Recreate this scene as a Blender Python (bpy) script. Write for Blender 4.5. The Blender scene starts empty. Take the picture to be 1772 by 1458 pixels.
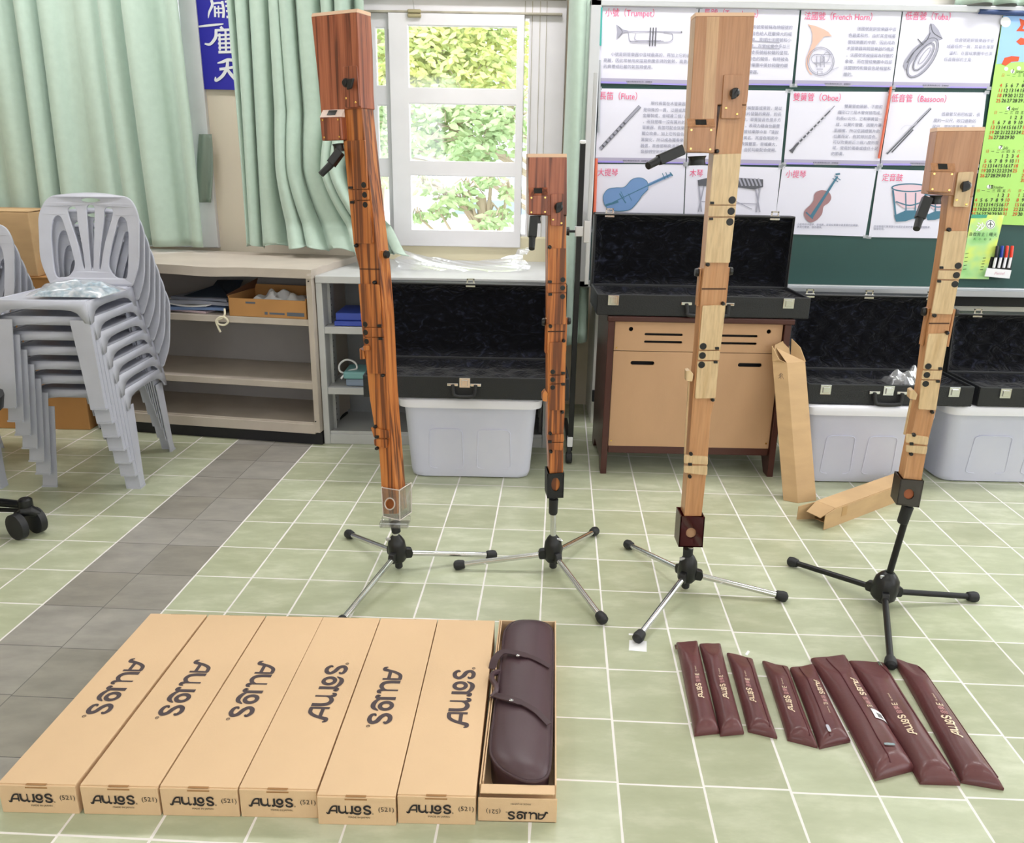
import bpy, bmesh, math, random
from mathutils import Vector, Matrix
random.seed(7)
S = bpy.context.scene
C = S.collection
# ---------------------------------------------------------------- camera
CAM = Vector((0, 0, 1.370676)); FPX = 1383.06
R_ = Vector((0.99979908, 0.01053002, 0.01705615)); U_ = Vector((-0.01945453, 0.30478169, 0.95222353)); F_ = Vector((-0.00482853, 0.95236403, -0.30492531))
cd = bpy.data.cameras.new('camera'); co = bpy.data.objects.new('camera', cd); C.objects.link(co)
cd.sensor_fit = 'HORIZONTAL'; cd.sensor_width = 36; cd.lens = FPX * 36 / 1772; cd.clip_end = 200
m = Matrix((R_, U_, -F_)).transposed().to_4x4(); m.translation = CAM; co.matrix_world = m
S.camera = co
# ---------------------------------------------------------------- world, light, exposure
S.view_settings.view_transform = 'Standard'; S.view_settings.look = 'None'; S.view_settings.gamma = 1
S.view_settings.use_curve_mapping = False
S.view_settings.exposure = -0.12
wd = bpy.data.worlds.new('sky'); S.world = wd; wd.use_nodes = True
bg = wd.node_tree.nodes['Background']; bg.inputs[0].default_value = (0.93, 0.97, 1.0, 1); bg.inputs[1].default_value = 4.6
def area(name, loc, size, power, rot=(0, 0, 0), col=(1, .975, .98)):
    l = bpy.data.lights.new(name, 'AREA'); l.shape = 'RECTANGLE'; l.size, l.size_y = size; l.energy = power; l.color = col
    o = bpy.data.objects.new(name, l); o.location = loc; o.rotation_euler = rot; C.objects.link(o); return o
LAMPS = [(x, y) for y in (3.6, 1.0, -1.4) for x in (-2.1, 0.3, 2.6)]
for x, y in LAMPS: area('ceiling_lamp_light', (x, y, 3.03), (1.2, .28), 30 if y > 3 else 9 if y > 0 else 8)
def srgb(h):
    if isinstance(h, str): h = [int(h[i:i + 2], 16) / 255 for i in (0, 2, 4)]
    return tuple(c / 12.92 if c <= .04045 else ((c + .055) / 1.055) ** 2.4 for c in h) + (1,)
# ---------------------------------------------------------------- geometry helpers
def W(px, py, Y=None, Z=None, plane=None):
    """point of the place seen at a pixel, at depth Y, height Z, or on plane (point, normal)"""
    d = F_ + R_ * ((px - 886) / FPX) - U_ * ((py - 729) / FPX)
    if plane: t = (plane[0] - CAM).dot(plane[1]) / d.dot(plane[1])
    elif Y is not None: t = Y / d.y
    else: t = (Z - CAM.z) / d.z
    return CAM + d * t
class MB:
    def __init__(s): s.v = []; s.f = []
    def add(s, vs, fs):
        n = len(s.v); s.v += [Vector(v) for v in vs]; s.f += [tuple(i + n for i in f) for f in fs]; return s
    def bm(s, b, mat=None):
        b.verts.ensure_lookup_table()
        for i, v in enumerate(b.verts): v.index = i
        s.add([(mat @ v.co) if mat else v.co.copy() for v in b.verts], [[v.index for v in f.verts] for f in b.faces]); b.free(); return s
    def box(s, lo, hi, bev=0, mat=None, seg=2):
        b = bmesh.new(); bmesh.ops.create_cube(b, size=1)
        lo, hi = Vector(lo), Vector(hi); c = (lo + hi) / 2; d = hi - lo
        for v in b.verts: v.co = Vector((c[i] + v.co[i] * d[i] for i in range(3)))
        if bev: bmesh.ops.bevel(b, geom=list(b.edges), offset=min(bev, min(abs(q) for q in d) * .45), segments=seg, affect='EDGES', profile=.5)
        return s.bm(b, mat)
    def prism(s, pts, ext, bev=0):
        """closed polygon pts (3D) extruded by vector ext"""
        ext = Vector(ext); pts = [Vector(p) for p in pts]; n = len(pts)
        if not bev:
            return s.add(pts + [p + ext for p in pts], [tuple(range(n))[::-1], tuple(range(n, 2 * n))] + [(i, (i + 1) % n, n + (i + 1) % n, n + i) for i in range(n)])
        b = bmesh.new(); a = [b.verts.new(p) for p in pts]; c = [b.verts.new(p + ext) for p in pts]
        b.faces.new(a[::-1]); b.faces.new(c)
        for i in range(n): b.faces.new((a[i], a[(i + 1) % n], c[(i + 1) % n], c[i]))
        bmesh.ops.recalc_face_normals(b, faces=b.faces)
        bmesh.ops.bevel(b, geom=list(b.edges), offset=bev, segments=2, affect='EDGES', profile=.5)
        return s.bm(b)
    def tube(s, path, r, seg=12, cap=True, flat=None):
        path = [Vector(p) for p in path]; n = len(path); rs = r if isinstance(r, (list, tuple)) else [r] * n
        up = None; rings = []
        for i, p in enumerate(path):
            t = (path[min(i + 1, n - 1)] - path[max(i - 1, 0)]).normalized()
            if up is None: up = t.orthogonal().normalized()
            up = (up - t * up.dot(t)).normalized(); sd = t.cross(up)
            if flat and i == 0: pass
            rings.append([p + (up * math.cos(a) + sd * math.sin(a)) * rs[i] for a in [2 * math.pi * k / seg for k in range(seg)]])
        vs = [v for rg in rings for v in rg]; fs = []
        for i in range(n - 1):
            for k in range(seg): fs.append((i * seg + k, i * seg + (k + 1) % seg, (i + 1) * seg + (k + 1) % seg, (i + 1) * seg + k))
        if cap: fs += [tuple(range(seg))[::-1], tuple((n - 1) * seg + k for k in range(seg))]
        return s.add(vs, fs)
    def lathe(s, o, prof, seg=20, ax=None):
        """profile [(radius, height)] about axis ax through o"""
        o = Vector(o); ax = Vector(ax or (0, 0, 1)).normalized()
        return s.tube([o + ax * h for _, h in prof], [max(r, 1e-5) for r, _ in prof], seg) if True else s
    def grid(s, fn, nu, nv, thick=0, closed=False):
        vs = [Vector(fn(i / nu, j / nv)) for j in range(nv + 1) for i in range(nu + 1)]
        fs = [(j * (nu + 1) + i, j * (nu + 1) + i + 1, (j + 1) * (nu + 1) + i + 1, (j + 1) * (nu + 1) + i) for j in range(nv) for i in range(nu)]
        return s.add(vs, fs)
def catmull(p, n=6, closed=False):
    m = len(p); out = []
    dim = len(p[0])
    for i in range(m if closed else m - 1):
        g = (lambda k: p[k % m]) if closed else (lambda k: p[max(0, min(m - 1, k))])
        a, b, c, d = g(i - 1), g(i), g(i + 1), g(i + 2)
        for j in range(n):
            t = j / n
            out.append(tuple(.5 * (2 * b[k] + (c[k] - a[k]) * t + (2 * a[k] - 5 * b[k] + 4 * c[k] - d[k]) * t * t + (3 * b[k] - a[k] - 3 * c[k] + d[k]) * t ** 3) for k in range(dim)))
    if not closed: out.append(tuple(p[-1]))
    return out
def ribbon(pts, w, n=6, smooth=True, closed=False):
    """2D stroke -> (verts2d, faces); w a number or list"""
    ws = w if isinstance(w, (list, tuple)) else [w] * len(pts)
    q = [(x, y, ww) for (x, y), ww in zip(pts, ws)]
    q = catmull(q, n, closed) if smooth and len(q) > 2 else q
    if closed: q = q + [q[0]]
    vs = []
    for i, (x, y, ww) in enumerate(q):
        if closed: a, b = q[(i - 1) % (len(q) - 1)], q[(i + 1) % (len(q) - 1)]
        else: a, b = q[max(0, i - 1)], q[min(len(q) - 1, i + 1)]
        dx, dy = b[0] - a[0], b[1] - a[1]; l = math.hypot(dx, dy) or 1
        vs += [(x - dy / l * ww / 2, y + dx / l * ww / 2), (x + dy / l * ww / 2, y - dx / l * ww / 2)]
    return vs, [(2 * i, 2 * i + 1, 2 * i + 3, 2 * i + 2) for i in range(len(q) - 1)]
def ell(cx, cy, rx, ry, a=0, n=28):
    ca, sa = math.cos(a), math.sin(a)
    return [(cx + rx * math.cos(t) * ca - ry * math.sin(t) * sa, cy + rx * math.cos(t) * sa + ry * math.sin(t) * ca) for t in [2 * math.pi * k / n for k in range(n)]]
def rpoly(pts, r, n=4):
    """round the corners of a 2D polygon; r number or per-corner list"""
    out = []; m = len(pts); rs = r if isinstance(r, (list, tuple)) else [r] * m
    for i in range(m):
        p = Vector(pts[i]); a = Vector(pts[i - 1]); b = Vector(pts[(i + 1) % m]); rr = min(rs[i], (a - p).length * .45, (b - p).length * .45)
        if rr <= 0: out.append(tuple(p)); continue
        p1 = p + (a - p).normalized() * rr; p2 = p + (b - p).normalized() * rr
        for k in range(n + 1):
            t = k / n; out.append(tuple(p1 * (1 - t) ** 2 + p * 2 * t * (1 - t) + p2 * t * t))
    return out
_cache = {}
def _curve_mesh(cu):
    o = bpy.data.objects.new('tmp', cu); C.objects.link(o)
    dg = bpy.context.evaluated_depsgraph_get(); dg.update()
    me = bpy.data.meshes.new_from_object(o.evaluated_get(dg))
    r = ([v.co.copy() for v in me.vertices], [tuple(p.vertices) for p in me.polygons])
    bpy.data.objects.remove(o); bpy.data.meshes.remove(me); bpy.data.curves.remove(cu); return r
def glyphs(s):
    """text as flat faces, line height 1, starting at x=0 on the baseline"""
    if s not in _cache:
        cu = bpy.data.curves.new('t', 'FONT'); cu.body = s; cu.size = 1; cu.resolution_u = 2
        _cache[s] = _curve_mesh(cu)
    return _cache[s]
def fill(polys, ext=0, bev=0):
    """2D polygons (outline + holes) filled, extruded +-ext in z"""
    cu = bpy.data.curves.new('f', 'CURVE'); cu.dimensions = '2D'; cu.fill_mode = 'BOTH'; cu.extrude = ext; cu.bevel_depth = bev; cu.bevel_resolution = 1
    for p in polys:
        sp = cu.splines.new('POLY'); sp.points.add(len(p) - 1); sp.use_cyclic_u = True
        for i, q in enumerate(p): sp.points[i].co = (q[0], q[1], 0, 1)
    return _curve_mesh(cu)
# ---------------------------------------------------------------- objects
WL = {}
def _o(name, data, parent, loc):
    o = bpy.data.objects.new(name, data); C.objects.link(o)
    if parent: o.parent = parent; o.location = loc - WL[parent.name]
    else: o.location = loc
    WL[o.name] = Vector(loc); return o
def thing(name, label, cat, loc, group=None):
    o = _o(name, None, None, Vector(loc)); tag(o, label, cat, group); o.empty_display_size = .05; return o
def tag(o, label, cat, group=None, kind=None):
    o['label'] = label; o['category'] = cat
    if group: o['group'] = group
    if kind: o['kind'] = kind
    return o
def obj(name, mb, mt, parent=None, smooth=False, label=None, ang=35):
    if parent: loc = WL[parent.name]
    else:
        xs = [v.x for v in mb.v]; ys = [v.y for v in mb.v]; loc = Vector(((min(xs) + max(xs)) / 2, (min(ys) + max(ys)) / 2, min(v.z for v in mb.v)))
    me = bpy.data.meshes.new(name); me.from_pydata([v - loc for v in mb.v], [], mb.f)
    b = bmesh.new(); b.from_mesh(me); bmesh.ops.remove_doubles(b, verts=b.verts, dist=1e-5) if smooth else None
    bmesh.ops.recalc_face_normals(b, faces=b.faces); b.to_mesh(me); b.free()
    if smooth:
        me.shade_smooth() if hasattr(me, 'shade_smooth') else None
        me.set_sharp_from_angle(angle=math.radians(ang))
    me.materials.append(mt); o = _o(name, me, parent, loc)
    if label: o['label'] = label
    return o
def struct(name, mb, mt, parent=None, smooth=False):
    o = obj(name, mb, mt, parent, smooth)
    if not parent: o['kind'] = 'structure'
    return o
def clone(root, off, label, group=None):
    r = root.copy(); C.objects.link(r); r.location = root.location + Vector(off); r['label'] = label; WL[r.name] = Vector(r.location)
    if group: r['group'] = group
    for ch in list(root.children):
        c = ch.copy(); C.objects.link(c); c.parent = r
        for g in list(ch.children):
            d = g.copy(); C.objects.link(d); d.parent = c
    return r
# ---------------------------------------------------------------- materials
M = {}
def nt(name):
    mt = bpy.data.materials.new(name); mt.use_nodes = True; t = mt.node_tree; M[name] = mt
    return mt, t, t.nodes['Principled BSDF'], t.links.new
def node(t, ty, **kw):
    n = t.nodes.new(ty)
    for k, v in kw.items():
        if k.startswith('i_'):
            n.inputs[int(k[2:]) if k[2:].isdigit() else k[2:]].default_value = v
        else: setattr(n, k, v)
    return n
def ramp(t, stops):
    r = t.nodes.new('ShaderNodeValToRGB'); e = r.color_ramp.elements
    while len(e) < len(stops): e.new(.5)
    for q, (p, c) in zip(e, stops): q.position = p; q.color = srgb(c) if not isinstance(c, tuple) or len(c) < 4 else c
    return r
def mat(name, col, rough=.5, metal=0, var=0, scale=8, stretch=(1, 1, 1), bump=0, bscale=60, spec=.5, coat=0, col2=None, alpha=None, sheen=0, trans=0):
    mt, t, b, L = nt(name)
    b.inputs['Roughness'].default_value = rough; b.inputs['Metallic'].default_value = metal; b.inputs['Specular IOR Level'].default_value = spec
    b.inputs['Coat Weight'].default_value = coat; b.inputs['Sheen Weight'].default_value = sheen; b.inputs['Transmission Weight'].default_value = trans
    c = srgb(col); b.inputs['Base Color'].default_value = c
    if alpha is not None: b.inputs['Alpha'].default_value = alpha
    tc = node(t, 'ShaderNodeTexCoord'); mp = node(t, 'ShaderNodeMapping'); mp.inputs['Scale'].default_value = stretch; L(tc.outputs['Object'], mp.inputs[0])
    if var or col2:
        n = node(t, 'ShaderNodeTexNoise', i_Scale=scale, i_Detail=5.0); L(mp.outputs[0], n.inputs['Vector'])
        c2 = srgb(col2) if col2 else tuple(max(0, x * (1 - var)) for x in c[:3]) + (1,)
        r = ramp(t, [(.35, c2), (.65, c)]); L(n.outputs[0], r.inputs[0]); L(r.outputs[0], b.inputs['Base Color'])
    if bump:
        n = node(t, 'ShaderNodeTexNoise', i_Scale=bscale, i_Detail=4.0); L(mp.outputs[0], n.inputs['Vector'])
        bp = node(t, 'ShaderNodeBump', i_Strength=bump, i_Distance=.01); L(n.outputs[0], bp.inputs['Height']); L(bp.outputs[0], b.inputs['Normal'])
    return mt
def wood(name, light, mid, dark, sx=55, sz=1.6, rough=.38, lo=.36, hi=.6, coat=.15):
    mt, t, b, L = nt(name); tc = node(t, 'ShaderNodeTexCoord')
    mp = node(t, 'ShaderNodeMapping'); mp.inputs['Scale'].default_value = (sx, sx, sz); L(tc.outputs['Object'], mp.inputs[0])
    n = node(t, 'ShaderNodeTexNoise', i_Scale=1.0, i_Detail=4.0, i_Distortion=.6); L(mp.outputs[0], n.inputs['Vector'])
    r = ramp(t, [(lo, dark), (lo + .09, mid), (hi, light)]); L(n.outputs[0], r.inputs[0])
    mp2 = node(t, 'ShaderNodeMapping'); mp2.inputs['Scale'].default_value = (sx * 5, sx * 5, sz * 5); L(tc.outputs['Object'], mp2.inputs[0])
    n2 = node(t, 'ShaderNodeTexNoise', i_Scale=1.0, i_Detail=3.0); L(mp2.outputs[0], n2.inputs['Vector'])
    mx = node(t, 'ShaderNodeMix', data_type='RGBA', blend_type='MULTIPLY'); mx.inputs[0].default_value = .35
    r2 = ramp(t, [(.3, 'B0A090'), (.6, 'FFFFFF')]); L(n2.outputs[0], r2.inputs[0]); L(r.outputs[0], mx.inputs[6]); L(r2.outputs[0], mx.inputs[7])
    L(mx.outputs[2], b.inputs['Base Color']); b.inputs['Roughness'].default_value = rough; b.inputs['Coat Weight'].default_value = coat; b.inputs['Coat Roughness'].default_value = .2
    return mt
def clear(name, tint=(1, 1, 1, 1), gl=.12, rough=.05, mixc=None, mixf=0):
    mt, t, b, L = nt(name); out = t.nodes['Material Output']
    tr = node(t, 'ShaderNodeBsdfTransparent'); tr.inputs[0].default_value = tint
    g = node(t, 'ShaderNodeBsdfGlossy'); g.inputs['Roughness'].default_value = rough
    fr = node(t, 'ShaderNodeLayerWeight'); fr.inputs[0].default_value = .35
    mm = node(t, 'ShaderNodeMath', operation='MULTIPLY_ADD'); mm.inputs[1].default_value = .6; mm.inputs[2].default_value = gl * .3; L(fr.outputs['Fresnel'], mm.inputs[0])
    mx = node(t, 'ShaderNodeMixShader'); L(mm.outputs[0], mx.inputs[0]); L(tr.outputs[0], mx.inputs[1]); L(g.outputs[0], mx.inputs[2])
    if mixc:
        b.inputs['Base Color'].default_value = srgb(mixc); b.inputs['Roughness'].default_value = .3
        m2 = node(t, 'ShaderNodeMixShader'); m2.inputs[0].default_value = mixf; L(mx.outputs[0], m2.inputs[1]); L(b.outputs[0], m2.inputs[2]); L(m2.outputs[0], out.inputs[0])
    else: L(mx.outputs[0], out.inputs[0])
    return mt
redwood = wood('striped_redwood', 'B4694A', '9C5438', '64301E', lo=.38)
orangewood = wood('striped_orange_wood', 'CC8244', 'B86A32', '6E3A1C', sx=60, lo=.425)
cherry = wood('cherry_wood', 'C08E6A', 'B6825C', 'A4704C', sx=30, lo=.3, hi=.7)
cherry2 = wood('cherry_wood_lower', 'CB9A70', 'C38E62', 'B38054', sx=30, lo=.3, hi=.7)
sap = wood('sapwood', 'D2AA84', 'CCA27C', 'C0946E', sx=30, lo=.3, hi=.7)
maple = wood('pale_maple', 'DFC49C', 'D8BA90', 'CCAC82', sx=26, sz=3, lo=.3, hi=.7)
edgewood = mat('cut_wood_edge', 'E8C2A4', .5)
black = mat('black_plastic', '0E0F13', .38)
blackm = mat('black_matt', '17181B', .6, bump=.2, bscale=300)
rubber = mat('black_rubber', '1B1C20', .55)
chrome = mat('chrome', 'D8D8DA', .12, 1)
blackmetal = mat('black_metal', '121316', .4, .2)
brass = mat('brass', 'E8C070', .25, 1)
steel = mat('steel', 'C8C8CC', .3, 1)
kraft = mat('kraft_card', 'E2C09A', .75, var=.05, scale=5, bump=.05, bscale=200)
kraft2 = mat('brown_card', 'C8A67C', .8, var=.12, scale=6, stretch=(1, 1, 3), bump=.05, bscale=150)
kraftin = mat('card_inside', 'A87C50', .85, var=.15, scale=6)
boxcard = mat('old_card', 'C08C54', .8, var=.12, scale=5)
ink = mat('dark_print_ink', '4A3E42', .7)
ink2 = mat('black_print_ink', '2A2426', .7)
pinkink = mat('pink_print_ink', 'E0527E', .7)
greyink = mat('grey_print_ink', '8A8CA0', .7)
redink = mat('red_print_ink', 'C8502C', .7)
paper = mat('white_paper', 'DCDBEA', .6)
paper2 = mat('plain_white_paper', 'EDEDF0', .7)
greyband = mat('grey_violet_band', 'A9A4BC', .6)
purple = mat('violet_band', '9C90DC', .6)
burg = mat('burgundy_vinyl', '683C3E', .34, var=.18, scale=9, bump=.12, bscale=25, coat=.1, spec=.4)
zipm = mat('dark_red_zip', '52161F', .6)
bagm = mat('brown_leatherette', '4E383F', .4, var=.15, scale=6, bump=.1, bscale=20)
bagdark = mat('dark_leatherette_trim', '402A30', .5)
gold = mat('gold_foil', 'F2DCC0', .4, .1)
pinkfoil = mat('pink_foil', 'D8A0A0', .4, .1)
wallm = mat('cream_wall', 'EADDCA', .8, var=.04, scale=3)
wallw = mat('white_wall', 'E0DDD6', .8, var=.06, scale=4)
ceilm = mat('white_ceiling', 'F0F0EC', .8)
frame = mat('white_window_frame', 'EDEBF0', .45, var=.05, scale=6)
tracks = mat('old_window_track', 'BDB6A6', .6, var=.3, scale=14)
glass = clear('window_glass', gl=.1)
curt = mat('pale_green_curtain', 'B2C6B9', .8, var=.05, scale=30, sheen=.2)
curtd = mat('dark_green_curtain', '3E5A50', .85)
cabm = mat('beige_grey_steel', 'C6BBB0', .5, var=.12, scale=6, spec=.3)
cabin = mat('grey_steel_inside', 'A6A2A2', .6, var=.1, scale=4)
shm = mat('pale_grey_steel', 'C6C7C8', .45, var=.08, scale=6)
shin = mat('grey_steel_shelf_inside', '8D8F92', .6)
plinth = mat('black_plinth', '16161C', .6)
chairm = mat('grey_chair_plastic', 'BDBFCC', .38, var=.1, scale=7)
board = mat('green_chalkboard', '1E4844', .55, var=.12, scale=3)
alu = mat('aluminium', 'C4C6CA', .35, .7)
casem = mat('black_leathercloth', '15171C', .5, bump=.25, bscale=220)
desk = mat('dark_mahogany', '4A2420', .35)
ply = mat('plywood_panel', 'C89F7C', .6, var=.07, scale=7, stretch=(1, 1, .5), bump=.04, bscale=200)
bluem = mat('royal_blue_vinyl', '1B16A8', .45)
whitem = mat('white_plastic', 'ECECF0', .4)
film = clear('plastic_film', gl=.2, rough=.22, mixc='E8EAF0', mixf=.14)
acryl = clear('clear_acrylic', gl=.2, mixc='E8E4E4', mixf=.05)
acryledge = mat('frosted_acrylic_edge', 'E4DCD8', .3, alpha=.85)
redacryl = clear('dark_red_acrylic', (.35, .04, .05, 1), gl=.4, mixc='4A0E12', mixf=.55)
smoke = clear('smoked_acrylic', (.35, .25, .2, 1), gl=.3, mixc='352824', mixf=.6)
binm = mat('milky_plastic', 'DADBEE', .3, col2='CDCFE6', scale=2.5, spec=.4)
lidm = mat('white_lid_plastic', 'E4E4EE', .35)
bluebag = mat('blue_white_cloth_print', 'E6EAF0', .5, col2='8FB0C4', scale=45)
def velvet():
    mt, t, b, L = nt('navy_plush'); tc = node(t, 'ShaderNodeTexCoord')
    mp = node(t, 'ShaderNodeMapping'); mp.inputs['Scale'].default_value = (6, 8, 10); L(tc.outputs['Object'], mp.inputs[0])
    n = node(t, 'ShaderNodeTexNoise', i_Scale=2.2, i_Detail=3.0, i_Distortion=2.5); L(mp.outputs[0], n.inputs['Vector'])
    r = ramp(t, [(.5, '08090F'), (.62, '12141E'), (.76, '2C2F3E')]); L(n.outputs[0], r.inputs[0]); L(r.outputs[0], b.inputs['Base Color'])  # lighter stops paint streaky highlights of the pile into the base colour
    b.inputs['Roughness'].default_value = .9; b.inputs['Sheen Weight'].default_value = .15; b.inputs['Specular IOR Level'].default_value = .1
    bp = node(t, 'ShaderNodeBump', i_Strength=.6, i_Distance=.02); L(n.outputs[0], bp.inputs['Height']); L(bp.outputs[0], b.inputs['Normal']); return mt
plush = velvet()
def floor_mat():
    mt, t, b, L = nt('green_floor_tile'); tc = node(t, 'ShaderNodeTexCoord')
    G0 = (0.33245, 2.31763); a, c = 0.19989393, 0.01109736; bb, d = -0.00651285, 0.22323502
    det = a * d - c * bb; A = (d / det, -c / det, 0); B = (-bb / det, a / det, 0)
    sub = node(t, 'ShaderNodeVectorMath', operation='SUBTRACT'); sub.inputs[1].default_value = (G0[0], G0[1], 0); L(tc.outputs['Object'], sub.inputs[0])
    def dot(v):
        n = node(t, 'ShaderNodeVectorMath', operation='DOT_PRODUCT'); n.inputs[1].default_value = v; L(sub.outputs[0], n.inputs[0]); return n.outputs['Value']
    def mth(op, x, y=None, z=None):
        n = node(t, 'ShaderNodeMath', operation=op)
        for i, q in enumerate((x, y, z)):
            if q is None: continue
            if isinstance(q, (int, float)): n.inputs[i].default_value = q
            else: L(q, n.inputs[i])
        return n.outputs[0]
    u, v = dot(A), dot(B); fu = mth('FLOOR', u)
    wn = node(t, 'ShaderNodeTexWhiteNoise', noise_dimensions='1D'); L(fu, wn.inputs['W'])
    v2 = mth('MULTIPLY_ADD', wn.outputs['Value'], .05, v); fv = mth('FLOOR', v2)
    cb = node(t, 'ShaderNodeCombineXYZ'); L(fu, cb.inputs[0]); L(fv, cb.inputs[1])
    wt = node(t, 'ShaderNodeTexWhiteNoise', noise_dimensions='3D'); L(cb.outputs[0], wt.inputs[0])
    du = mth('PINGPONG', u, .5); dv = mth('PINGPONG', v2, .5)
    nz = node(t, 'ShaderNodeTexNoise', i_Scale=14.0, i_Detail=2.0); L(tc.outputs['Object'], nz.inputs['Vector'])
    wob = mth('MULTIPLY_ADD', nz.outputs[0], .012, .006)
    gu = mth('LESS_THAN', du, mth('MULTIPLY', wob, 1.25)); gv = mth('LESS_THAN', dv, wob); g = mth('MAXIMUM', gu, gv)
    strip = mth('MULTIPLY', mth('GREATER_THAN', u, -9.0), mth('LESS_THAN', u, -7.0))
    # tile body: brushed green, lighter clouds
    off = node(t, 'ShaderNodeVectorMath', operation='MULTIPLY_ADD'); L(wt.outputs['Color'], off.inputs[0]); off.inputs[1].default_value = (7, 7, 7); L(tc.outputs['Object'], off.inputs[2])
    mp = node(t, 'ShaderNodeMapping'); mp.inputs['Scale'].default_value = (6, 14, 1); L(off.outputs[0], mp.inputs[0])
    n1 = node(t, 'ShaderNodeTexNoise', i_Scale=1.0, i_Detail=5.0, i_Roughness=.6); L(mp.outputs[0], n1.inputs['Vector'])
    r1 = ramp(t, [(.3, 'B2B89C'), (.5, 'BBC1A6'), (.7, 'CED2BB')]); L(n1.outputs[0], r1.inputs[0])
    r2 = ramp(t, [(.3, '928F8A'), (.7, 'AAA6A0')]); L(n1.outputs[0], r2.inputs[0])
    def mix(f, x, y, bt='MIX'):
        n = node(t, 'ShaderNodeMix', data_type='RGBA', blend_type=bt)
        L(f, n.inputs[0]) if not isinstance(f, float) else setattr(n.inputs[0], 'default_value', f)
        L(x, n.inputs[6]) if not isinstance(x, tuple) else setattr(n.inputs[6], 'default_value', x)
        L(y, n.inputs[7]) if not isinstance(y, tuple) else setattr(n.inputs[7], 'default_value', y)
        return n.outputs[2]
    tone = ramp(t, [(0, 'EAE8E2'), (1, 'FFFFFF')]); L(wt.outputs['Value'], tone.inputs[0])
    til = mix(1.0, mix(strip, r1.outputs[0], r2.outputs[0]), tone.outputs[0], 'MULTIPLY')
    thin = mth('LESS_THAN', mth('MINIMUM', du, dv), .007)
    sin_ = mth('MULTIPLY', mth('GREATER_THAN', u, -8.98), mth('LESS_THAN', u, -7.02))
    grc = mix(sin_, srgb('EAE6E4'), srgb('6E6C6A'))
    gg = mth('MULTIPLY', g, mth('SUBTRACT', 1.0, sin_)); gs = mth('MULTIPLY', thin, sin_); G = mth('MAXIMUM', gg, gs)
    L(mix(G, til, grc), b.inputs['Base Color'])
    rr = mth('MULTIPLY_ADD', G, .4, .3); L(rr, b.inputs['Roughness']); b.inputs['Specular IOR Level'].default_value = .45
    bp = node(t, 'ShaderNodeBump', i_Strength=.35, i_Distance=.004); bp.invert = True
    hh = mth('MULTIPLY_ADD', n1.outputs[0], .15, G); L(hh, bp.inputs['Height']); L(bp.outputs[0], b.inputs['Normal'])
    return mt
# ---------------------------------------------------------------- the setting
YW, YB = 4.65, 4.28       # window wall, board wall
struct('floor', MB().box((-4, -3.2, -.1), (4, 4.75, 0)), floor_mat())
struct('ceiling', MB().box((-4, -3.2, 3.1), (4, 4.75, 3.2)), ceilm)
struct('wall_left', MB().box((-4.1, -3.2, 0), (-4, 4.75, 3.1)), wallm)
rw = MB()
rw.box((4, -3.2, 0), (4.1, 4.75, .9)); rw.box((4, -3.2, 2.6), (4.1, 4.75, 3.1)); rw.box((4, -3.2, .9), (4.1, -2.2, 2.6)); rw.box((4, .6, .9), (4.1, 1.6, 2.6)); rw.box((4, 4.2, .9), (4.1, 4.75, 2.6))
struct('wall_right', rw, wallm)
fw = MB().box((-4, -3.3, 0), (4, -3.2, .9)).box((-4, -3.3, 2.6), (4, -3.2, 3.1))
for x0, x1 in ((-4, -2.8), (-.9, .9), (2.8, 4)): fw.box((x0, -3.3, .9), (x1, -3.2, 2.6))
struct('wall_front', fw, wallm)
# window wall with two openings
wx0, wx1, wz0, wz1 = -.84, .155, .93, 2.14       # opening 1 (main window) at YW
wb = MB()
LX0, LX1 = -3.4, -1.715
for x0, x1, z0, z1 in [(-4, .42, 0, .9), (-4, LX0, .9, 3.1), (LX1, -.86, .9, 3.1), (.22, .42, .9, 3.1), (LX0, LX1, 2.5, 3.1), (-.86, .22, 2.5, 3.1)]:
    wb.box((x0, YW, z0), (x1, YW + .12, z1))
struct('wall_back', wb, wallm)
struct('wall_board', MB().box((.42, YB, 0), (3.28, YB + .12, 3.1)).box((3.28, YB, 2.35), (3.95, YB + .12, 3.1)).box((3.28, YB, 0), (3.95, YB + .12, .35)).box((3.95, YB, 0), (4, YB + .12, 3.1)).box((.42, YB + .12, 0), (.5, YW + .1, 3.1)), wallw)
struct('trim_1', MB().box((.42, YB - .02, .70), (3.25, YB, .765), .003), plinth)
struct('trim_2', MB().box((.42, YB - .02, .13), (3.25, YB, .195), .003), plinth)
struct('trim_3', MB().box((-.9, YW - .05, .84), (.42, YW, .99), .01), mat('cream_sill', 'E6DCBE', .6))
# main window: fixed frame, sliding sash at front with three panes, a second sash behind
YF = YW - .02
def P(px, py, Y=YF): return W(px, py, Y)
def frame_from(name, kind_parent, outer, holes, Y, dep, mt, bev=.004):
    """framed panel: rectangles (x0,x1,z0,z1); outer minus holes"""
    polys = [[(outer[0], outer[2]), (outer[1], outer[2]), (outer[1], outer[3]), (outer[0], outer[3])]] + [[(h[0], h[2]), (h[0], h[3]), (h[1], h[3]), (h[1], h[2])] for h in holes]
    v, f = fill(polys, dep / 2, bev)
    return obj(name, MB().add([Vector((p.x, Y + p.z, p.y)) for p in v], f), mt, kind_parent)
def rect(x0, y0, x1, y1, Y):  # pixel box -> world rect at depth Y
    a, b = W(x0, y0, Y), W(x1, y1, Y); return (a.x, b.x, b.z, a.z)
win = thing('window_1', 'white framed sliding window looking out on trees', 'window', (-.3, YF, .93)); win['kind'] = 'structure'
del win['label']; del win['category']
xa = W(672, 230, YF).x; o1 = rect(560, -40, 952, 426, YF)
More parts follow.
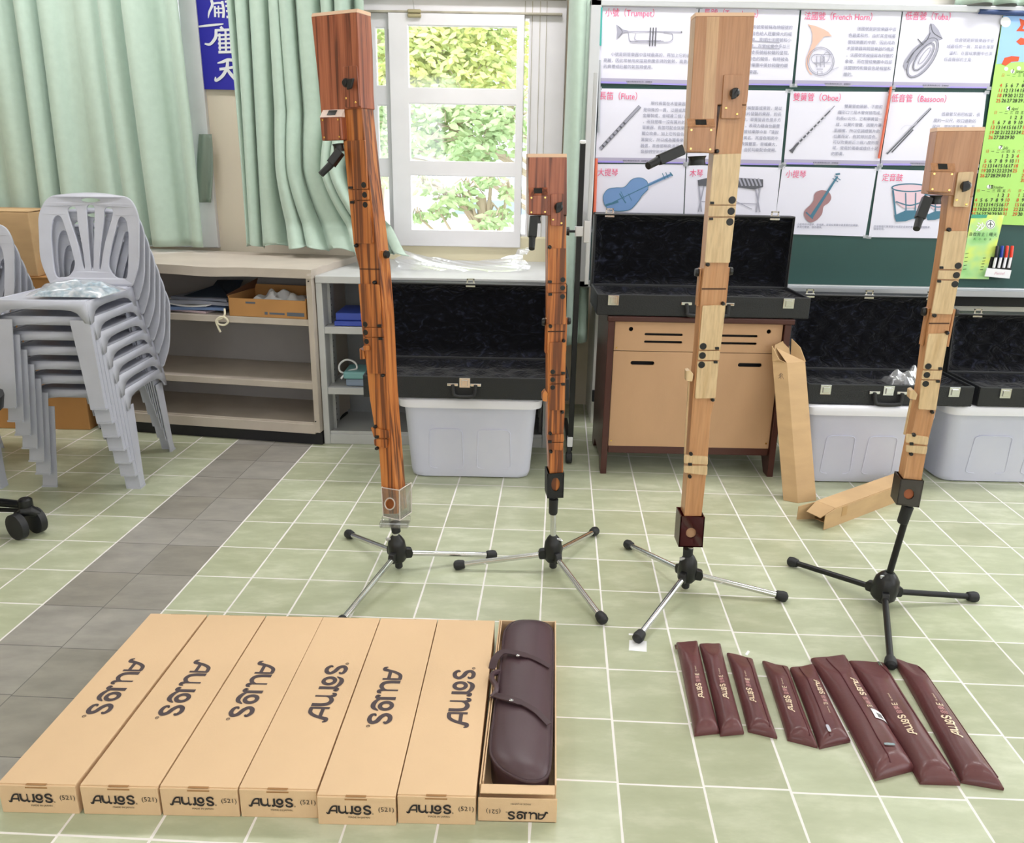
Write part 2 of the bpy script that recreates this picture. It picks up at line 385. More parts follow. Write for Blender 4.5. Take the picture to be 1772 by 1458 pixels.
frame_from('window_frame', win, (-.86, .22, .95, 2.5), [(-.8, W(914, 200, YF).x, 1.0, W(800, 30, YF).z)], YF + .02, .07, frame)
sx0, sx1 = W(690, 230, YF - .03).x - .03, W(903, 220, YF - .03).x
hol = [rect(701, 43, 893, 156, YF - .03), rect(706, 178, 892, 282, YF - .03), rect(711, 302, 891, 401, YF - .03)]
hx0, hx1 = min(h[0] for h in hol) + .0, sum(h[1] for h in hol) / 3
hol = [(hx0 + .012, hx1, h[2], h[3]) for h in hol]
frame_from('sash', win, (sx0 - .005, sx1, W(800, 424, YF).z, W(800, 28, YF).z), hol, YF - .03, .035, frame)
h2 = [(-.78, sx0 - .03, h[2] + .01, h[3] - .01) for h in hol]
frame_from('rear_sash', win, (-.83, sx0 + .02, W(800, 424, YF).z, W(800, 30, YF).z), h2, YF + .0, .03, frame)
g = MB()
for h in hol: g.box((h[0] - .01, YF - .033, h[2] - .01), (h[1] + .01, YF - .029, h[3] + .01))
obj('pane', g, glass, win)
g = MB()
for h in h2: g.box((h[0] - .01, YF - .002, h[2] - .01), (h[1] + .01, YF + .002, h[3] + .01))
obj('pane', g, glass, win)
zt = W(800, 27, YF).z; obj('track', MB().box((-.84, YF - .052, zt + .002), (.2, YF - .018, zt + .012), .002), tracks, win); obj('head_rail', MB().box((-.86, YF - .06, zt + .075), (.22, YF - .018, zt + .105), .004), tracks, win)
lines = MB()
for px_ in (905, 917, 930, 941): q = W(px_, 220, YF - .018); lines.box((q.x - .0015, YF - .022, .95), (q.x + .0015, YF - .0175, zt + .07))
obj('frame_joint', lines, tracks, win)
a = W(717, 26, YF - .06)
obj('latch', MB().box(a - Vector((.035, .012, .012)), a + Vector((.035, .012, .006)), .005).box(a - Vector((.035, .012, -.008)), a + Vector((.035, .012, .026)), .005), mat('aged_brass_latch', 'B0A684', .4, .4), win)
obj('wire', MB().tube([a + Vector(p) for p in catmull([(0, 0, .02), (-.005, 0, .06), (-.012, 0, .12), (-.01, 0, .2)], 5)], .002, 6), steel, win)
h = MB()
for (x, y, dx, dz) in [(675, 70, .008, .055), (682, 226, .012, .03)]:
    q = W(x, y, YF - .02); h.box(q - Vector((dx, .015, dz)), q + Vector((dx, .015, dz)), .004)
obj('handle', h, black, win)
# left window, seen through the gap between curtain and pillar
w2 = thing('window_2', '', '', (-2.5, YF, .93)); w2['kind'] = 'structure'; del w2['label']; del w2['category']
hh = [(-3.3, -2.55, .98, 1.32), (-3.3, -2.55, 1.4, 1.85), (-3.3, -2.55, 1.93, 2.4), (-2.45, -1.80, .98, 1.30), (-2.45, -1.80, 1.38, 1.62), (-2.45, -1.80, 1.72, 2.4)]
frame_from('window_frame', w2, (LX0, LX1, .9, 2.5), hh, YF + .02, .06, frame)
g = MB()
for h in hh: g.box((h[0] - .01, YF + .018, h[2] - .01), (h[1] + .01, YF + .022, h[3] + .01))
obj('pane', g, glass, w2)
w3 = thing('window_3', '', '', (4.03, 0, .9)); w3['kind'] = 'structure'; del w3['label']; del w3['category']
fr = MB()
for y0, y1 in ((-2.2, .6), (1.6, 4.2)):
    for z in (.92, 2.56): fr.box((4.01, y0, z - .03), (4.07, y1, z + .03))
    for y in (y0 + .02, (y0 + y1) / 2, y1 - .02): fr.box((4.01, y - .03, .9), (4.07, y + .03, 2.6))
obj('window_frame', fr, frame, w3)
w4 = thing('window_4', '', '', (0, -3.25, .9)); w4['kind'] = 'structure'; del w4['label']; del w4['category']
fr = MB()
for x0, x1 in ((-2.8, -.9), (.9, 2.8)):
    for z in (.92, 2.58): fr.box((x0, -3.28, z - .03), (x1, -3.22, z + .03))
    for x in (x0 + .03, (x0 + x1) / 2, x1 - .03): fr.box((x - .03, -3.28, .9), (x + .03, -3.22, 2.6))
obj('window_frame', fr, frame, w4)
d1 = thing('door_1', '', '', (3.6, YB + .06, .35)); d1['kind'] = 'structure'; del d1['label']; del d1['category']
fr = MB()
for z in (.38, 1.2, 2.32): fr.box((3.28, YB + .03, z - .03), (3.95, YB + .08, z + .03))
for x in (3.31, 3.92): fr.box((x - .03, YB + .03, .35), (x + .03, YB + .08, 2.35))
obj('door_frame', fr, frame, d1)
# ceiling lamps
for x, y in LAMPS:
    o = struct('ceiling_lamp', MB().box((x - .63, y - .16, 3.05), (x + .63, y + .16, 3.1), .008), whitem)
# ---------------------------------------------------------------- outside the window
GZ = -.9
struct('ground', MB().box((-30, 4.8, GZ - .1), (30, 60, GZ)), mat('pale_concrete_yard', 'C9C8C0', .9, var=.1, scale=1))
leafm = mat('green_leaves', 'B4CC98', .6, col2='98B884', scale=4)
leafy = mat('yellow_green_leaves', 'DCE08C', .6, col2='B4CA90', scale=4)
barkm = mat('pale_bark', 'B4A894', .9, var=.2, scale=8)
def leaf_mesh(pts, size, droop):
    mb = MB()
    for p in pts:
        a = random.uniform(0, 6.28); l = size * random.uniform(.7, 1.3); w = l * .42
        d = Vector((math.cos(a), math.sin(a) * .6, -droop * random.random() + random.uniform(-.3, .3))).normalized(); s = d.cross(Vector((random.uniform(-1, 1), -1, random.uniform(-.6, 1)))).normalized()
        k = d.cross(s) * l * .08
        mb.add([p, p + d * l * .3 + s * w * .5 + k, p + d * l * .7 + s * w * .42 + k, p + d * l, p + d * l * .7 - s * w * .42 + k, p + d * l * .3 - s * w * .5 + k], [(0, 1, 2, 3, 4, 5)])
    return mb
def tree(label, base, top, clusters, n, size, lm):
    t = thing('tree', label, 'tree', base, 'trees outside the window')
    b = Vector(base); tp = Vector(top); mb = MB().tube([b, b.lerp(tp, .5) + Vector((.05, 0, 0)), tp], [.09, .07, .04], 10); pts = []
    for c, r in clusters:
        c = Vector(c); s = b.lerp(tp, random.uniform(.45, .95)); mb.tube([s, s.lerp(c, .5) + Vector((0, 0, .12)), c], [.028, .018, .008], 6)
        for k in range(n):
            v = Vector((random.gauss(0, 1), random.gauss(0, 1), random.gauss(0, 1))).normalized() * random.random() ** .4
            pts.append(c + Vector((v.x * r[0], v.y * r[1], v.z * r[2])))
        for k in range(7):
            e = c + Vector((random.uniform(-1, 1) * r[0], random.uniform(-1, 1) * r[1], random.uniform(-1, 1) * r[2])); mb.tube([c, c.lerp(e, .5) + Vector((0, 0, .05)), e], .005, 5)
    obj('trunk', mb, barkm, t); obj('crown', leaf_mesh(pts, size, .7), lm, t)
def cl(px, py, Y, rx, ry, rz): return (W(px, py, Y), (rx, ry, rz))
tree('yellow-green leafy tree filling the top of the window view', (-1.6, 8.2, GZ), (-1.3, 8.2, 3.4),
     [cl(720, 60, 8, .55, .5, .4), cl(800, 50, 8.2, .55, .5, .4), cl(870, 80, 8.3, .5, .5, .4), cl(760, 110, 8, .5, .5, .3), cl(840, 130, 8.2, .5, .5, .3), cl(680, 110, 8, .4, .4, .5), cl(700, 150, 8, .4, .4, .3), cl(790, 10, 8, .8, .5, .3)], 620, .085, leafy)
tree('pale green tree whose branches hang across the middle pane', (.6, 7.4, GZ), (.35, 7.4, 2.4),
     [cl(790, 215, 7.4, .42, .4, .2), cl(850, 225, 7.4, .35, .4, .25), cl(740, 240, 7.4, .26, .3, .16), cl(810, 260, 7.2, .28, .3, .12), cl(870, 200, 7.4, .25, .3, .2), cl(770, 190, 7.4, .4, .3, .12), cl(672, 180, 7.4, .2, .3, .16), cl(680, 265, 7.4, .12, .3, .16), cl(660, 235, 7.4, .16, .3, .12)], 230, .085, leafm)
tree('leafy green branches close outside the lowest pane', (-.05, 6.2, GZ), (-.3, 6.25, 1.15),
     [cl(735, 318, 6.2, .12, .2, .07), cl(770, 340, 6.2, .14, .2, .09), cl(810, 325, 6.2, .14, .2, .07), cl(850, 310, 6.2, .1, .15, .04), cl(868, 370, 6.2, .08, .15, .09), cl(845, 385, 6.1, .08, .12, .07), cl(880, 330, 6.2, .05, .12, .07), cl(760, 365, 6.2, .1, .15, .05), cl(722, 372, 6.3, .07, .1, .04), cl(800, 350, 6.2, .1, .15, .05), cl(668, 310, 6.2, .1, .15, .03)], 44, .07, leafm)
def car(label, x, y, L, h, col, ang=0):
    t = thing('car', label, 'car', (x, y, GZ), None); rm = Matrix.Translation((x, y, GZ)) @ Matrix.Rotation(ang, 4, 'Z')
    w = 1.75; prof = [(-L / 2, .35), (-L / 2, .8), (-L / 2 + .25, .95), (-L * .22, 1.02), (-L * .1, h), (L * .25, h), (L * .4, 1.05), (L / 2, .95), (L / 2, .35)]
    q = rpoly(prof, .14); mb = MB().prism([rm @ Vector((a, -w / 2, b)) for a, b in q], rm.to_3x3() @ Vector((0, w, 0)), .05)
    obj('body', mb, mat('white_car_paint', 'F2F2F4', .2), t, True)
    gl = MB(); 
    for yy in (-w / 2 - .01, w / 2 - .01):
        gl.prism([rm @ Vector((a, yy, b)) for a, b in rpoly([(-L * .18, 1.05), (-L * .09, h - .08), (L * .22, h - .08), (L * .34, 1.08)], .05)], rm.to_3x3() @ Vector((0, .02, 0)))
    gl.prism([rm @ Vector(p) for p in [(-L * .215, -w * .42, 1.05), (-L * .215, w * .42, 1.05), (-L * .112, w * .38, h - .03), (-L * .112, -w * .38, h - .03)]], rm.to_3x3() @ Vector((-.03, 0, .015)))
    obj('window_glass', gl, mat('blue_grey_car_glass', '8FA4B8', .15), t)
    for sx in (-L * .3, L * .3):
        for yy in (-w / 2 + .08, w / 2 - .08):
            c = rm @ Vector((sx, yy, .32)); d = rm.to_3x3() @ Vector((0, .1, 0))
            obj('wheel', MB().tube([c - d, c - d * .9, c + d * .9, c + d], [.26, .32, .32, .26], 24), mat('tyre', '4A4C50', .8), t)
car('white car parked farther off, with its wheel showing past the branches', W(815, 360, 22).x + .3, 22, 4.2, 1.5, None, .0)
car('white car parked nearer, only its pale roof in the lowest pane', W(745, 395, 11).x, 11.5, 3.8, 1.33, None, .1)
bt = thing('apartment_building', 'pale building with barred windows far beyond the trees', 'building', (-3, 34, GZ))
obj('wall', MB().box((-14, 34, GZ), (9, 40, 9)), mat('pale_building_wall', 'DCDCE2', .9, var=.05, scale=.5), bt)
for i in range(5):
    for j in range(3):
        x0 = -7 + i * 2.6; z0 = .6 + j * 2.8; mb = MB().box((x0, 33.93, z0), (x0 + 1.6, 34.0, z0 + 1.3))
        wq = obj('window', mb, mat('dim_building_glass', 'A8B4C0', .4), bt)
        gm = MB()
        for k in range(7): gm.box((x0 + .1 + k * .22, 33.86, z0), (x0 + .14 + k * .22, 33.9, z0 + 1.3))
        obj('grille', gm, whitem, wq)
# ---------------------------------------------------------------- curtains
def curtain(name, label, x0, x1, Yc, ztop, zbot, nf, amp, mt, seed=0, shape=None, group=None, nv=40, thick=.004, lean=0.0, fold2=.3):
    rnd = random.Random(seed); ph = [rnd.uniform(-.5, .5) for _ in range(200)]
    nu = int(nf * 14)
    def fn(s, t):
        u = s * nf; k = int(u); p = u + .18 * math.sin(u * 2.3 + seed) + .06 * ph[k % 200] * 0
        a = amp * (1 + .35 * math.sin(u * 1.7 + seed * 3)) * (.85 + .3 * t)
        w = math.sin(2 * math.pi * p); w = math.copysign(abs(w) ** .7, w)
        y = Yc + a * w + fold2 * a * math.sin(5.1 * p + 2 * t)
        x = x0 + (x1 - x0) * s + .25 * a * math.cos(2 * math.pi * p) + lean * t + .012 * math.sin(3 * t + p)
        z = ztop + (zbot - ztop) * t
        v = Vector((x, y, z))
        return shape(s, t, v) if shape else v
    mb = MB().grid(fn, nu, nv)
    o = obj(name, mb, mt, None, True, ang=180)
    o.modifiers.new('cloth', 'SOLIDIFY').thickness = thick
    return tag(o, label, 'curtain', group)
curtain('curtain', 'wide pale green curtain drawn behind the stacked grey chairs', -3.6, -1.745, 4.47, 2.75, .915, 12, .036, curt, 3)
def puddle(s, t, v):
    # the middle curtain: lower part swings right and pools forward over the cabinet corner
    if t > .62:
        q = (t - .62) / .38; k = max(0, (s - .2) / .8)
        v.x += -.05 * k * math.sin(q * 3.4) + .30 * k * max(0, q - .40) ** 1.2 * 1.6
        v.z = max(v.z, .915 + .03 * abs(math.sin(s * 17 + q * 4)) * q)
        if q > .8: v.y -= (q - .8) * 1.6 * k * (1 + .25 * math.sin(s * 21))
        v.y -= .10 * k * max(0, math.sin(q * 3.0)) * (1 + .5 * math.sin(s * 19))
    return v
curtain('curtain', 'pale green curtain bunched beside the blue banner, its hem pooling on the cabinet', -1.475, -.80, 4.40, 2.75, .915, 8, .045, curt, 5, puddle, nv=90)
curtain('curtain', 'narrow pale green curtain gathered between the window and the chalkboard', .215, .405, 4.34, 2.75, .46, 3.6, .10, curt, 2, fold2=0)
curtain('curtain', 'pale green curtain hanging above the top edge of the chalkboard', 2.02, 3.4, 4.18, 2.9, 2.128, 9, .03, curt, 9)
ct = MB().grid(lambda s, t: W(344 + 22 * s + 0 * t, 232 + 118 * t, 4.58) + Vector((math.sin(t * 3.1) * .025 * (s - .5), .01 * math.sin(s * 9 + 3 * t), 0)), 8, 16)
o = obj('curtain_scrap', ct, mat('grey_green_cloth', '8F9C90', .8), None, True, ang=180); o.modifiers.new('cloth', 'SOLIDIFY').thickness = .003
tag(o, 'small grey-green rag hanging from the frame of the left window', 'cloth')
# blue banner on the pillar
bn = thing('banner', 'royal blue hanging banner with white brush characters on the pillar', 'banner', W(370, 154, 4.63))
q = [W(330, -60, 4.63), W(347, 154, 4.63), W(420, 156, 4.63), W(425, -60, 4.63)]
q[0].x = q[1].x; q[3].x = q[2].x
obj('sheet', MB().prism(q, (0, -.004, 0)), bluem, bn)
def txt(mb, s, px, py, h, Y, align='l', sx=1.0, shear=0.0, rot=0.0, bold=0):
    """upright lettering in the plane y = Y, anchored at a pixel; h = letter size in photo pixels"""
    a = W(px, py, Y); sc = h * (a - CAM).dot(F_) / FPX; v, f = glyphs(s)
    w = max((p.x for p in v), default=0); off = 0 if align == 'l' else (w if align == 'r' else w / 2)
    ca, sa = math.cos(rot), math.sin(rot)
    vs = []
    for p in v:
        x = (p.x - off) * sx + shear * p.y; y = p.y
        vs.append(a + Vector(((x * ca - y * sa) * sc, 0, (x * sa + y * ca) * sc)))
    mb.add(vs, f)
    if bold: mb.add([q + Vector((bold * sc, -.0001, 0)) for q in vs], f); mb.add([q + Vector((0, -.0002, bold * sc)) for q in vs], f)
    return mb
bt_ = MB(); Yb = 4.6245
def sk(mb, pts, w, Y, n=6, smooth=True, closed=False, dy=0):
    """brush stroke given in photo pixels, laid in plane y=Y"""
    v, f = ribbon(pts, w, n, smooth, closed); return mb.add([W(a, b, Y) + Vector((0, dy, 0)) for a, b in v], f)
def c1(x, y): return (x / 2.858, y / 2.858)
k = 0
for st, w in [([(1045, 0), (1050, 25), (1035, 60), (1030, 90)], [5, 5, 4, 1]), ([(1050, 18), (1080, 14), (1100, 16)], 4), ([(1098, 5), (1106, 50), (1104, 88)], 5), ([(1062, 30), (1064, 84)], 4), ([(1080, 28), (1082, 86)], 3), ([(1060, 42), (1100, 42)], 3), ([(1060, 62), (1100, 62)], 3),
              ([(1112, 8), (1160, 6)], 4), ([(1115, 30), (1160, 26)], 4), ([(1118, 55), (1160, 50)], 4), ([(1120, 84), (1165, 80)], 5), ([(1130, 0), (1134, 84)], 4), ([(1150, 0), (1154, 84)], 4),
              ([(955, 135), (1010, 128), (1070, 122), (1105, 118)], [2, 4, 4, 2]),
              ([(1090, 132), (1105, 148)], 5), ([(1062, 150), (1160, 146)], 5), ([(1068, 150), (1066, 185), (1040, 218), (1012, 216)], [5, 6, 5, 3]), ([(1085, 165), (1088, 250)], 4), ([(1075, 175), (1160, 170)], 4), ([(1078, 195), (1160, 190)], 4), ([(1078, 215), (1160, 212)], 4), ([(1080, 236), (1160, 234)], 4), ([(1080, 258), (1165, 256)], 5), ([(1115, 150), (1118, 256)], 4), ([(1140, 160), (1145, 256)], 4),
              ([(1075, 312), (1100, 306), (1128, 296), (1165, 300)], [2, 5, 6, 5]), ([(1125, 296), (1122, 335), (1100, 375), (1068, 398), (1066, 380)], [5, 6, 6, 5, 2]), ([(1085, 342), (1120, 338), (1165, 330)], [5, 5, 5]), ([(1122, 338), (1140, 365), (1166, 392)], [4, 6, 7])]:
    k += 1; sk(bt_, [c1(*p) for p in st], [x * .95 for x in w] if isinstance(w, list) else w * .9, Yb - k * .0001)
obj('lettering', bt_, whitem, bn)
# ---------------------------------------------------------------- chalkboard and what is on it
YBD = 4.22
bd = thing('chalkboard', 'long green chalkboard in an aluminium frame with a chalk tray', 'board', (1.8, 4.25, .79))
bx0 = W(1028, 200, YBD).x; 
obj('panel', MB().box((bx0, YBD, .80), (3.15, YB - .001, 2.10), .002), board, bd)
obj('frame', MB().box((bx0 - .04, YBD - .02, .77), (bx0 + .012, YB - .002, 2.125), .004).box((bx0 - .04, YBD - .02, 2.095), (3.19, YB - .002, 2.125), .004).box((bx0 - .04, YBD - .02, .77), (3.19, YB - .002, .805), .004), alu, bd)
obj('chalk_tray', MB().prism([(bx0 + .6, YBD - .105, .772), (bx0 + .6, YBD - .105, .80), (bx0 + .6, YBD - .097, .80), (bx0 + .6, YBD - .093, .78), (bx0 + .6, YBD - .02, .78), (bx0 + .6, YBD - .02, .772)], (3.15 - bx0 - .6, 0, 0)), alu, bd)
YP = YBD - .003
def c5(x, y): return (1000 + x / 2.2953, y / 2.2953)
GREY = mat('drawn_silver_grey', '9C9CAC', .6); DGREY = mat('drawn_dark_grey', '55565F', .6); PINKISH = mat('drawn_copper', 'E0B4A4', .6); BLUEC = mat('drawn_blue', '6C8FC0', .6); BROWNV = mat('drawn_brown', '9A7478', .6); TEAL = mat('drawn_teal_blue', '3E7088', .6); PALEPINK = mat('drawn_pale_pink', 'DCC0CC', .6); LIGHT = mat('drawn_pale_grey', 'C6C6D4', .6)
tape = clear('clear_tape', gl=.6, rough=.3, mixc='DDE2EE', mixf=.25)
def poster(label, quad, title, tpos, tsize, band=None):
    t = thing('poster', label, 'poster', W(quad[3][0] / 2 + quad[2][0] / 2, quad[2][1], YP), 'instrument posters on the chalkboard')
    ws = [W(x, y, YP) for x, y in quad]; n = 8; mb = MB()
    def bl(s, q): 
        a = ws[0].lerp(ws[1], s); b = ws[3].lerp(ws[2], s); return a.lerp(b, q)
    rr = random.Random(label); f1 = rr.uniform(0, 6)
    mb.grid(lambda s, q: bl(s, q) + Vector((0, -.0012 - .0022 * (math.sin(7 * s + f1) * math.sin(5 * q + f1)) ** 2 * (1 if 0 < s < 1 and 0 < q < 1 else 0), 0)), n, n)
    mb.add(ws, [(0, 1, 2, 3)]); obj('sheet', mb, paper, t, True, ang=180)
    if band:
        b = MB(); z0 = 1 - band; b.add([bl(0, z0) + Vector((0, -.0042, 0)), bl(1, z0) + Vector((0, -.0042, 0)), bl(1, .995) + Vector((0, -.0042, 0)), bl(0, .995) + Vector((0, -.0042, 0))], [(0, 1, 2, 3)]); obj('bottom_band', b, greyband, t)
        b = MB(); b.add([bl(.02, .974) + Vector((0, -.0046, 0)), bl(.3, .974) + Vector((0, -.0046, 0)), bl(.32, 1) + Vector((0, -.0046, 0)), bl(.02, 1) + Vector((0, -.0046, 0))], [(0, 1, 2, 3)]).add([bl(.6, .980) + Vector((0, -.0046, 0)), bl(.98, .980) + Vector((0, -.0046, 0)), bl(.98, 1) + Vector((0, -.0046, 0)), bl(.55, 1) + Vector((0, -.0046, 0))], [(0, 1, 2, 3)]); obj('violet_stripe', b, purple, t)
        c = bl(.3, 1 - band * .45); px, py = c.x, c.z
        b = MB(); v, f = glyphs('育樂文教事業有限公司　音樂教室'); sc = .0085
        b.add([c + Vector((p.x * sc, -.005, (p.y - .4) * sc)) for p in v], f); obj('imprint', b, DGREY, t)
    b = MB(); txt(b, title, tpos[0], tpos[1], tsize, YP - .0045, sx=.88); obj('title', b, pinkink, t)
    tp = MB()
    for s, q in ((0, 0), (1, 0), (0, 1), (1, 1)):
        c = bl(s, q); tp.add([c + Vector((dx * .012, -.005, dz * .008)) for dx, dz in ((-1, -1), (1, -1), (1, 1), (-1, 1))], [(0, 1, 2, 3)])
    obj('tape', tp, tape, t)
    return t
def body(t, lines, h=7.2, mt=greyink, align='l', sh=-.06):
    b = MB()
    for s, x, y in lines: txt(b, s, x, y + h * .35, h, YP - .0045, align, sx=1.0)
    obj('text', b, mt, t)
def art(t, strokes, mt, name='picture', dy=-.0045, conv=c5, n=6):
    b = MB(); k = 0
    for st in strokes:
        k += 1; d = dy - k * .00003
        if st[0] == 'p': b.add([W(*conv(*p), YP) + Vector((0, d, 0)) for p in st[1]], [tuple(range(len(st[1])))])
        elif st[0] == 's': v, f = ribbon([conv(*p) for p in st[1]], [w / 2.2953 for w in st[2]] if isinstance(st[2], (list, tuple)) else st[2] / 2.2953, n, len(st[1]) > 2); b.add([W(a, c, YP) + Vector((0, d, 0)) for a, c in v], f)
        elif st[0] == 'e': v, f = ribbon([conv(*p) for p in ell(*st[1])], st[2] / 2.2953, 1, False, True); b.add([W(a, c, YP) + Vector((0, d, 0)) for a, c in v], f)
        elif st[0] == 'd': b.add([W(*conv(*p), YP) + Vector((0, d, 0)) for p in ell(*st[1])], [tuple(range(28))])
    return obj(name, b, mt, t)
QR1 = [[(1039, 11), (1209, 13), (1195, 148), (1035, 144)], [(1211, 13), (1384, 15), (1370, 148), (1197, 146)], [(1387, 15), (1561, 16.5), (1543, 151), (1375, 148)], [(1563, 17), (1735, 25), (1711, 153), (1545, 151)]]
QR2 = [[(1037, 153), (1197, 155), (1186, 283), (1030, 281)], [(1199, 155), (1363, 157), (1351, 286), (1188, 283)], [(1368, 158), (1540, 159), (1521, 287), (1356, 284)], [(1543, 159), (1707, 160), (1692, 287), (1523, 286)]]
QR3 = [[(1030, 283.5), (1186, 284.5), (1181, 401), (1026, 399)], [(1187.5, 285), (1351, 290), (1339, 403), (1183, 401)], [(1354, 288), (1517, 292), (1497, 409), (1338, 404)], [(1520, 293), (1690, 297), (1672, 413), (1503, 410)]]
t = poster('trumpet poster in the top left corner of the chalkboard', QR1[0], '小號（Trumpet）', (1047, 27), 14, .07)
body(t, [('小號是銅管樂器中音域最高的，再加上它的音色', 1057, 94), ('亮麗，因此常被用來描寫奔騰澎湃的氣勢，高貴莊嚴', 1044, 104.5), ('的典禮或莊嚴的氣氛時使用。', 1044, 115)], 6.9)
art(t, [('p', [(152, 97), (160, 103), (180, 118), (200, 122), (200, 129), (180, 131), (162, 148), (153, 156), (156, 128)]), ('s', [(195, 126), (300, 126), (410, 128)], 3.5), ('s', [(200, 130), (205, 160), (225, 168), (345, 168), (372, 160), (376, 145), (370, 133), (340, 130)], 3), ('s', [(230, 133), (232, 160), (330, 160)], 2.4)], GREY)
art(t, [('s', [(288, 110), (284, 184)], 4.5), ('s', [(299, 110), (295, 184)], 4.5), ('s', [(310, 110), (306, 184)], 4.5), ('s', [(205, 164), (340, 164)], 1.5), ('s', [(160, 104), (176, 127), (160, 150)], 1.5), ('d', (411, 128, 3, 3))], DGREY, 'picture_shading', -.005)
t = poster('trombone poster mostly hidden behind the tall pale recorder head, top row', QR1[1], '長號（Trombone）', (1217, 28), 14, .07)
body(t, [('長號常被稱為伸縮號的', 1371, 48), ('音色給人莊嚴偉大的威', 1370, 59.5), ('嚴精神，音域比法國號和小', 1369, 70), ('號低，在管絃樂中多以三', 1367, 81), ('支長號組和聲的呈現。', 1365, 92), ('和音色的關係，有時被為', 1364, 103), ('於樂團中美妙和聲的襯', 1363, 114), ('樂器。', 1312, 125)], 7, align='r')
art(t, [('s', [(500, 150), (560, 155), (800, 170)], 3), ('s', [(500, 175), (560, 180), (800, 195)], 3)], GREY)
t = poster('french horn poster, third in the top row of the chalkboard', QR1[2], '法國號（French Horn）', (1391, 33), 14, .07)
body(t, [('法國號是銅管樂器中音', 1483, 50), ('色最柔和的。由於其音域屬', 1468, 61.5), ('管絃樂團的中間，因此成為', 1467, 73), ('木管樂器與銅管樂器的橋梁', 1465, 84), ('。法國號常被描寫為狩獵的', 1464, 95.5), ('象徵，而在管絃樂團中四部', 1462, 106.5), ('法國號的和聲音色是相當和', 1460, 117.5), ('諧的。', 1459, 129)], 6.8)
hc = lambda x, y: (1330 + x / 7.383, y / 7.383)
def hs(l): return [(k, [((p[0] / 7.383 + 330) * 2.2953, p[1] / 7.383 * 2.2953) for p in pts], w) if k == 's' else (k, [((p[0] / 7.383 + 330) * 2.2953, p[1] / 7.383 * 2.2953) for p in pts]) for k, pts, *r in l for w in [r[0] if r else 0]]
art(t, hs([('p', [(495, 310), (600, 335), (700, 375), (760, 410), (805, 465), (740, 462), (700, 472), (660, 520), (600, 590), (545, 680), (515, 760), (500, 830), (510, 900), (560, 960), (530, 950), (490, 890), (472, 820), (480, 740), (520, 640), (555, 540), (558, 440), (535, 360)])]), PINKISH)
hcx, hcy = (330 + 662 / 7.383) * 2.2953, 785 / 7.383 * 2.2953; k_ = 2.2953 / 7.383
art(t, [('e', (hcx, hcy, 170 * k_, 180 * k_, 0), 3), ('e', (hcx, hcy, 150 * k_, 160 * k_, 0), 1.6), ('e', (hcx - 40 * k_, hcy - 30 * k_, 80 * k_, 60 * k_, 0), 2), ('e', (hcx + 70 * k_, hcy - 50 * k_, 40 * k_, 70 * k_, .3), 2)] + hs([('s', [(575, 700), (800, 700)], 2), ('s', [(560, 800), (790, 800)], 2), ('s', [(610, 720), (612, 860)], 3), ('s', [(660, 720), (662, 860)], 3), ('s', [(705, 720), (707, 860)], 3), ('s', [(610, 885), (690, 885)], 3), ('s', [(780, 905), (890, 860)], 1.6), ('s', [(620, 910), (620, 960)], 2), ('s', [(680, 910), (680, 960)], 2)]), GREY, 'picture_shading', -.005)
t = poster('tuba poster, rightmost in the top row beside the calendar', QR1[3], '低音號（Tuba）', (1566, 33), 14, .07)
body(t, [('低音號是銅管樂器中音', 1652, 69.5), ('域最低的一員，其音色渾厚', 1638, 80.5), ('溫和，在管絃樂團中也演', 1642, 92), ('低音聲部的主角。', 1633, 103)], 6.8)
art(t, [('p', [(1398, 93), (1412, 96), (1430, 118), (1448, 155), (1430, 158), (1408, 165), (1375, 188), (1340, 225), (1315, 262), (1300, 280), (1292, 262), (1298, 240), (1330, 195), (1372, 160), (1394, 130)]), ('e', (1368, 230, 88, 36, -.95), 7), ('e', (1372, 226, 62, 20, -.95), 5), ('e', (1376, 222, 40, 9, -.95), 3)], GREY)
art(t, [('s', [(1400, 96), (1410, 130), (1446, 154)], 3), ('e', (1368, 230, 93, 41, -.95), 2), ('e', (1372, 226, 66, 24, -.95), 2), ('s', [(1348, 155), (1370, 180)], 4), ('s', [(1398, 130), (1380, 165), (1330, 210), (1305, 250)], 3)], DGREY, 'picture_shading', -.005)
t = poster('flute poster at the left end of the middle row', QR2[0], '長笛（Flute）', (1037, 171), 14, .07)
body(t, [('現代長笛在木管樂器', 1126, 179), ('是特殊的一員，以銀或其', 1113, 190), ('金屬製成，音域達三個八', 1112, 200), ('，而且是唯一沒有簧片的', 1112, 210.5), ('管樂器。長笛可配合弦樂', 1111, 220.5), ('獨立吹奏，加上它的音色', 1110, 231), ('富變化，所以成為獨奏樂', 1109, 241.5), ('器選，高音部明亮清澈，', 1108, 252), ('音部明空到也很好。', 1108, 262)], 6.7)
art(t, [('s', [(88, 592), (246, 422)], 9)], GREY)
art(t, [('s', [(92, 596), (250, 426)], 2), ('s', [(84, 588), (242, 418)], 1.6)] + [('d', (100 + k * 14, 580 - k * 15, 6, 4, .8)) for k in range(7)], DGREY, 'picture_shading', -.005)
t = poster('clarinet poster partly hidden behind the tall pale recorder, middle row', QR2[1], '豎笛（Clarinet）', (1203, 171), 14, .07)
body(t, [('又稱豎笛或黑管，是以', 1353, 188), ('簧片發聲的樂器，約長', 1352, 198), ('公分。單簧管音色是多方', 1351, 208), ('，表現力藉由也最豐', 1349, 218.5), ('在管絃樂隊中有「演說', 1347, 229), ('之美名。其音色明亮中', 1346, 239.5), ('表情豐富，音域廣大，', 1344, 250), ('由於均能配合使用。', 1343, 260)], 6.7, align='r')
